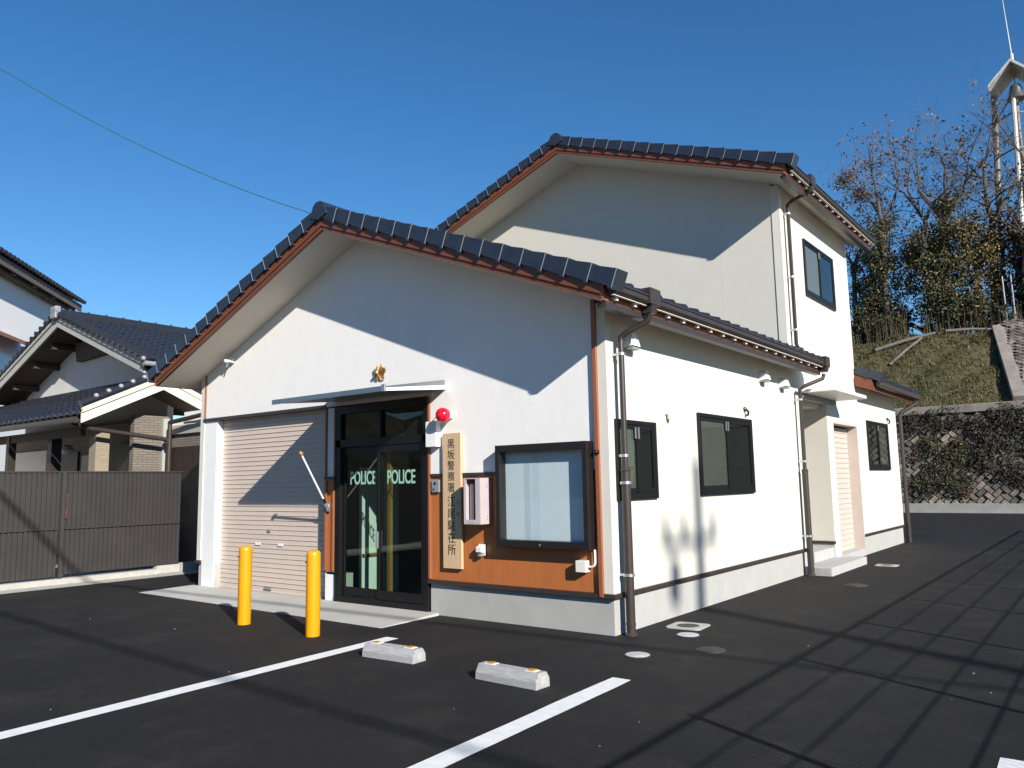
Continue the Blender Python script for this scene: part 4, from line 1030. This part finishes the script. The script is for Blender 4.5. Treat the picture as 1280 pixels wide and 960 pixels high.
def tree(name, label, x, y, trunk, lean, L, r, depth, spread, leaves=None, kids=(2, 2), clumps=(), cm=None, leaf=.11, density=60, seed=1, up=.12, leafy=.3):
    random.seed(seed)
    z = hill_z(x, y)-.15
    t = thing(name, label, 'tree', (x, y, z+.15), 'trees on the hill')
    g = G(); tips = []; base = Vector((x, y, z)); d = Vector(lean).normalized(); top = base+d*trunk
    mid = base+d*trunk*.5+Vector((random.uniform(-.1, .1), 0, 0))
    g.tube([base, mid, top], [r*1.25, r, r*.85], 9, cap=False)
    for i in range(3):
        a = 2.1*i+random.uniform(-.4, .4)
        nd = (d+Vector((math.cos(a), math.sin(a)*.7, .1))*math.tan(spread)).normalized()
        grow(g, tips, top, nd, L, r*.62, depth, spread, up, kids)
    g.build('trunk', M['bark'], t, smooth=True)
    c = G()
    if leaves is not None:
        for p, dd in tips:
            if random.random() < leafy:
                for _ in range(random.randint(2, 6)):
                    leaf_quad(c, p+Vector((random.gauss(0, .16), random.gauss(0, .16), random.gauss(0, .13))), leaf*random.uniform(.5, 1.1))
    if c.v: c.build('crown', leaves, t)
    if clumps:
        k = G()
        for (cx, cy, cz, rx, ry, rz) in clumps:
            nsub = max(5, int(rx*rz*11))
            for _ in range(nsub):
                while True:
                    u = Vector((random.uniform(-1, 1), random.uniform(-1, 1), random.uniform(-1, 1)))
                    if u.length < 1: break
                sc_ = Vector((cx+u.x*rx, cy+u.y*ry, cz+u.z*rz)); sr = random.uniform(.25, .5)
                for _ in range(int(3.6*density*sr/.4)):
                    w_ = Vector((random.gauss(0, 1), random.gauss(0, 1), random.gauss(0, 1)))*sr*.6
                    leaf_quad(k, sc_+w_, leaf*.72*random.uniform(.6, 1.25))
        k.build('ivy', cm, t)
    return t
TR = 'trees on the hill'
tree('bare_tree', 'half-bare tree with orange leaf tufts rising just behind the upper eave', -7.0, 39, 4.8, (.02, 0, 1), 2.3, .14, 4, .50, M['leaf_orange'], seed=3, leafy=.5,
     clumps=[(-6.9, 39, 18.2, .45, .4, .4), (-6.4, 39, 17.2, .4, .3, .3)], cm=M['leaf_orange'], density=30, leaf=.10)
tree('ivy_tree', 'slender ivy-wrapped tree with bare orange-tipped crown next to the house', -5.25, 38, 6.6, (.03, 0, 1), 2.0, .17, 6, .46, M['leaf_orange'], seed=11, leafy=.36,
     clumps=[(-5.4, 38, 10.2, 1.0, .8, 1.8), (-5.3, 38, 12.8, .80, .7, 1.6), (-5.15, 38, 15.0, .52, .5, 1.4), (-6.3, 38.4, 10.8, .9, .7, 1.6), (-6.2, 38.4, 13.0, .5, .5, .9)], cm=M['leaf_ivy'], density=60, leaf=.10)
tree('ivy_tree', 'broad dark ivy-smothered tree with a leaning bare-branched top', -2.5, 38, 6.4, (.05, 0, 1), 2.0, .24, 5, .52, M['leaf_orange'], seed=23, leafy=.25,
     clumps=[(-2.5, 37.6, 11.0, .7, .4, 2.4), (-3.3, 38, 13.4, 1.0, .9, .9), (-2.15, 38, 15.1, .50, .5, 1.1), (-2.2, 38, 13.6, 1.3, 1.1, 1.2), (-2.9, 38, 11.6, 1.2, 1.0, 1.3), (-2.5, 38, 10.0, 1.1, 1.0, 1.2), (-3.75, 38.3, 12.6, .6, .6, .9)], cm=M['leaf_ivy'], density=66, leaf=.105)
tree('yellowing_tree', 'bushy yellow-green tree in the middle of the hill trees', -1.0, 38.4, 3.6, (.02, 0, 1), 1.2, .16, 3, .55, M['leaf_mixed'], seed=31, leafy=.8,
     clumps=[(-1.0, 38.4, 13.4, 1.0, .9, 1.3), (-.9, 38.4, 11.6, 1.2, 1.0, 1.3), (-1.2, 38.4, 10.0, 1.1, .9, 1.0)], cm=M['leaf_mixed'], density=58, leaf=.105)
tree('bare_tree', 'bare dark tree with long level branches left of the bell tower legs', -.35, 39.6, 6.4, (.03, 0, 1), 2.7, .20, 6, .60, M['leaf_orange'], seed=45, leafy=.03, up=.09)
tree('bare_tree', 'largest bare tree with thick arching limbs in front of the bell tower', 2.6, 38.0, 6.0, (-.08, 0, 1), 2.9, .17, 5, .60, M['leaf_orange'], seed=52, leafy=.05, up=.06)
tree('bare_tree', 'thin bare tree with fine twigs above the ivy-smothered tree', -2.9, 39.6, 7.0, (-.05, 0, 1), 2.2, .15, 6, .55, M['leaf_orange'], seed=77, leafy=.3, up=.06)
tree('brown_tree', 'dense reddish-brown tree below the bell tower', .75, 39.2, 3.4, (0, 0, 1), 1.3, .16, 3, .6, M['leaf_brown'], seed=64, leafy=.8,
     clumps=[(.5, 39.2, 13.2, 1.1, .9, 1.4), (1.4, 39.0, 12.0, 1.0, .9, 1.4), (.6, 39.2, 10.4, 1.1, .8, 1.2)], cm=M['leaf_brown'], density=54, leaf=.105)
tree('twiggy_tree', 'low brown twiggy tree filling the bank beside the house corner', -6.1, 40, 2.8, (.04, 0, 1), 1.9, .13, 5, .62, M['leaf_brown'], seed=81, leafy=.85, kids=(2, 3),
     clumps=[(-6.2, 40, 11.4, .9, .8, 1.6), (-5.9, 40, 13.6, .9, .8, .9), (-4.5, 39.6, 12.2, .5, .5, 1.2)], cm=M['leaf_mixed'], density=26, leaf=.10)
tree('twiggy_tree', 'brown twiggy tree rising behind the yellow-green tree', -1.3, 40.5, 4.2, (.04, 0, 1), 2.2, .15, 6, .62, M['leaf_brown'], seed=88, leafy=.5)
tree('twiggy_tree', 'brown twiggy tree spreading behind the bell tower legs', 1.0, 41.0, 4.6, (-.02, 0, 1), 2.2, .15, 6, .62, M['leaf_brown'], seed=93, leafy=.5)
tree('evergreen_tree', 'dark green evergreen tree leaning over the stone paving beside the beam', 2.4, 38.2, 3.0, (0, 0, 1), 1.3, .18, 3, .6, M['leaf_ivy'], seed=71, leafy=.8,
     clumps=[(2.5, 38.2, 11.5, 1.2, 1.0, 2.2), (1.7, 38.0, 10.0, .9, .8, 1.3)], cm=M['leaf_ivy'], density=50, leaf=.11)
random.seed(99)
# undergrowth along the crest
g = G()
def gap(x, y, z): return -4.25 < x+(y-38)*.085+(z-9)*-.05 < -3.45 and z < 10.6
for _ in range(620):
    x = random.uniform(-9, 3.8); y = random.uniform(37.0, 42); z = hill_z(x, y)+random.random()**1.3*(2.0+1.9*(y > 39))
    if gap(x, y, z): continue
    sr = random.uniform(.22, .48)
    for _ in range(30):
        leaf_quad(g, Vector((x, y, z+.15))+Vector((random.gauss(0, 1), random.gauss(0, 1), random.gauss(0, 1)))*sr*.6, random.uniform(.05, .12))
for _ in range(480):
    x = random.uniform(-9, 3.5); y = random.uniform(36.5, 38)
    if gap(x, y, 9): continue
    b = Vector((x, y, hill_z(x, y))); g.tube([b, b+Vector((random.uniform(-.12, .12), 0, random.uniform(.6, 1.7)))], [.016, .005], 3, cap=False)
tag(g.build('undergrowth', M['leaf_bush']), 'dark brush and dry stems under the trees on the crest', 'undergrowth', kind='stuff')
g = G()
for _ in range(2600):
    x, y = random.uniform(-8, 3), 34.5+2.0*random.random(); leaf_quad(g, (x, y, hill_z(x, y)+.03), random.uniform(.03, .07), Vector((0, 0, 1)))
tag(g.build('fallen_leaves', M['leaf_brown']), 'brown fallen leaves scattered along the slope crest', 'leaves', kind='stuff')
for (x, lab) in ((.27, 'thin grey pole at the left of the pair below the bell tower'), (.62, 'thin grey pole at the right of the pair below the bell tower')):
    tag(G().tube([(x, 37.2, hill_z(x, 37.2)-.1), (x-.05, 37.2, 11.0)], .035, 8).build('thin_pole', M['cover_grey'], smooth=True), lab, 'pole', 'thin poles on the crest')
# small shed behind the trees
sd = thing('hill_shed', 'small white shed with dark roof half hidden behind the hill trees', 'shed', (-5.7, 41.5, 8.3))
G().prism([(-7.6, 8.0), (-5.3, 8.0), (-5.3, 10.3), (-6.4, 11.2), (-7.6, 10.4)], 'y', 41.5, 44).build('wall', M['house_white'], sd)
G().prism([(-8.0, 10.2), (-6.4, 11.3), (-3.6, 9.3), (-3.6, 9.15), (-6.4, 11.1), (-8.0, 10.05)], 'y', 41.2, 44.3).build('roof', M['dark_wood'], sd)
# bell tower
bt = thing('bell_tower', 'tall steel bell tower with peaked roof and thin mast above the hill trees', 'tower', (1.2, 40, 8.4))
M['tower_paint'] = mat('grey_tower_paint', (.17, .15, .13), .6, var=.2, scale=3)
M['pale_tower'] = mat('pale_tower_paint', (.46, .46, .45), .6, var=.15, scale=3)
TY = 40.0; ztop = 21.3
for (x0, y0, x1, y1, z1, r, mm) in ((-.12, TY, .40, TY, ztop, .14, 'tower_paint'), (1.02, TY-1.3, 1.30, TY-.9, 20.6, .11, 'pale_tower'), (2.6, TY, 2.25, TY, ztop, .17, 'tower_paint'), (1.2, TY+1.5, 1.3, TY+.9, ztop, .12, 'tower_paint')):
    G().tube([(x0, y0, 8.0), (x1, y1, z1)], r, 8).build('leg', M[mm], bt, smooth=True)
for zz in (10.3, 12.2, 14.1, 16.0, 17.9, 19.8):
    k = (zz-8.2)/13; xa, xb, xm, ym = -.12+.52*k, 2.6-.35*k, 1.02+.28*k, TY-1.3+.4*k
    G().tube([(xa, TY, zz), (xm, ym, zz), (xb, TY, zz)], .05, 6).tube([(xa, TY, zz), (xm, ym, zz+.9)], .03, 5).build('brace', M['tower_paint'], bt)
for xe in (.28, 2.42):
    g = G(); g.add([(x, y, z+h) for h in (0, .16) for x, y, z in ((xe, TY-1.1, ztop+.05), (1.35, TY-1.1, ztop+1.15), (1.35, TY+1.1, ztop+1.15), (xe, TY+1.1, ztop+.05))],
              [(0, 3, 2, 1), (4, 5, 6, 7), (0, 1, 5, 4), (1, 2, 6, 5), (2, 3, 7, 6), (3, 0, 4, 7)])
    g.build('roof_slope', M['pale_tower'], bt)
bl = G().lathe((1.42, TY-.6, 20.55), [(.44, 0), (.42, .07), (.33, .22), (.28, .55), (.22, .75), (.08, .85)], 20).build('bell', M['bell'] if 'bell' in M else mat('bell_bronze', (.10, .10, .095), .45, metal=.5, var=.2), bt, smooth=True)
G().tube([(1.42, TY-.6, 21.38), (1.42, TY-.6, 22.2)], .03, 6).build('hanger', M['tower_paint'], bl)
G().tube([(1.35, TY, ztop+1.1), (1.36, TY, ztop+2.0)], .09, 8).tube([(1.36, TY, ztop+2.0), (1.20, TY, ztop+5.6)], [.04, .015], 6).build('mast', M['pale_tower'], bt)

# ------------------------------------------------------------------ things right of the camera that throw the shadows
SX, SY, EL = .906, -.423, R(26.2)
mf = thing('mesh_fence', 'welded wire mesh fence along the right boundary of the lot', 'fence', (5.06, 2, 0))
fxr, hf = 5.06, 1.80
y = -9.53
while y < 17:
    G().box(fxr-.02, fxr+.02, y-.02, y+.02, 0, hf+.03).build('post', M['brown'], mf); y += 2.0
g = G()
g.tube([(fxr, -9.5, hf), (fxr, 16.5, hf)], .017, 6)
for k in range(8):
    g.box(fxr-.008, fxr+.008, -9.5, 16.5, .12+k*.21, .12+k*.21+.007)
y = -9.5
while y < 16.5:
    g.box(fxr+.009, fxr+.013, y, y+.004, .08, hf-.03); y += .055
g.build('wire_panel', M['brown'], mf)
# utility pole, transformer and lines
px, py = .906*25, 2.0-.423*25
up_ = thing('utility_pole', 'concrete utility pole with crossarms beyond the right boundary', 'utility pole', (px, py, 0))
G().tube([(px, py, -.1), (px, py, 14.0)], [.20, .085], 14).build('pole', M['concrete'], up_, smooth=True)
G().box(px-.04, px+.04, py-.95, py+.45, 13.05, 13.13).build('crossarm', M['steel'], up_)
g = G()
for dy in (-.85, -.4, .4): g.lathe((px, py+dy, 13.13), [(.03, 0), (.06, .05), (.05, .1), (.07, .14), (.03, .25)], 10)
g.build('insulator', M['white_paint'], up_, smooth=True)
G().lathe((px-.1, py-.62, 12.4), [(.09, 0), (.11, .05), (.11, .4), (.08, .46)], 16).build('transformer', M['grey_plastic'], up_, smooth=True)
def power_line(a, b, r, sag, label):
    a, b = Vector(a), Vector(b)
    tag(G().tube([a+(b-a)*t-Vector((0, 0, 4*sag*t*(1-t))) for t in [i/30 for i in range(31)]], r, 6).build('power_line', M['black']), label, 'cable', 'power lines over the lot')
power_line((px, py+2.1, 7.6), (-24, -7.9, 7.8), .034, .25, 'black power line passing just below the other one')
power_line((24, -10.4, 7.7), (-26, -7.0, 7.9), .03, .3, 'black power line farther out over the forecourt')
# unseen wooded hillside added behind the camera to darken glass reflections and sky fill
g = G(); n = 90; rows = []
for j in range(9):
    row = []
    for i in range(n+1):
        a = R(118+230*i/n); rr_ = 62+j*7.5
        h = (j/8)**.75*(14+3*math.sin(i*.21)+2.2*math.sin(i*.57+1)+1.2*math.sin(i*1.7))+.5*math.sin(i*2.9+j*1.7)*(j > 0)-.1*(j == 0)
        row.append((rr_*math.sin(a)*1.25, rr_*math.cos(a), h))
    rows.append(row)
g.add([p for r_ in rows for p in r_], [(j*(n+1)+i, j*(n+1)+i+1, (j+1)*(n+1)+i+1, (j+1)*(n+1)+i) for j in range(8) for i in range(n)])
struct(g.build('unseen_hills', mat('wooded_hillside', (.035, .040, .020), .95, color2=(.11, .09, .05), scale=.35, bump=.8, bscale=1.5)))

# ------------------------------------------------------------------ sky, sun, camera
w = bpy.data.worlds.new('World'); sc.world = w; w.use_nodes = True
nt = w.node_tree; bg = nt.nodes['Background']; sky = nt.nodes.new('ShaderNodeTexSky'); sky.sky_type = 'NISHITA'; sky.sun_disc = False
sky.sun_elevation = EL; sky.sun_rotation = math.atan2(SX, SY); sky.altitude = 200; sky.air_density = 1.0; sky.dust_density = 0; sky.ozone_density = 4.5
hs = nt.nodes.new('ShaderNodeHueSaturation'); hs.inputs['Saturation'].default_value = 1.2; hs.inputs['Value'].default_value = 1.0
nt.links.new(sky.outputs[0], hs.inputs['Color']); nt.links.new(hs.outputs[0], bg.inputs[0]); bg.inputs[1].default_value = .083
s = bpy.data.lights.new('sun', 'SUN'); s.energy = 5.0; s.angle = R(.53); s.color = (1, .955, .88)
so = bpy.data.objects.new('sun', s); COL.objects.link(so)
dirv = Vector((SX*math.cos(EL), SY*math.cos(EL), math.sin(EL)))
so.rotation_euler = dirv.to_track_quat('Z', 'Y').to_euler(); so.location = dirv*40

cam = bpy.data.cameras.new('camera'); cam.sensor_width = 36; cam.lens = 980.66/1280*36; cam.clip_end = 2000; cam.clip_start = .05
co = bpy.data.objects.new('camera', cam); COL.objects.link(co); sc.camera = co
yaw, pit, rol = -.657268, .125243, -.0184286
f = Vector((math.sin(yaw)*math.cos(pit), math.cos(yaw)*math.cos(pit), math.sin(pit)))
rt_ = Vector((math.cos(yaw), -math.sin(yaw), 0)); upv = rt_.cross(f)
r2 = rt_*math.cos(rol)+upv*math.sin(rol); u2 = -rt_*math.sin(rol)+upv*math.cos(rol)
m = Matrix((r2, u2, -f)).transposed().to_4x4(); m.translation = (4.038, -6.808, 1.5)
co.matrix_world = m
sc.view_settings.view_transform = 'Standard'; sc.view_settings.look = 'None'; sc.view_settings.gamma = 1
sc.view_settings.exposure = .72
sc.render.engine = 'CYCLES'
sc.cycles.max_bounces = 6; sc.cycles.diffuse_bounces = 3; sc.cycles.transparent_max_bounces = 12; sc.cycles.caustics_reflective = False; sc.cycles.caustics_refractive = False
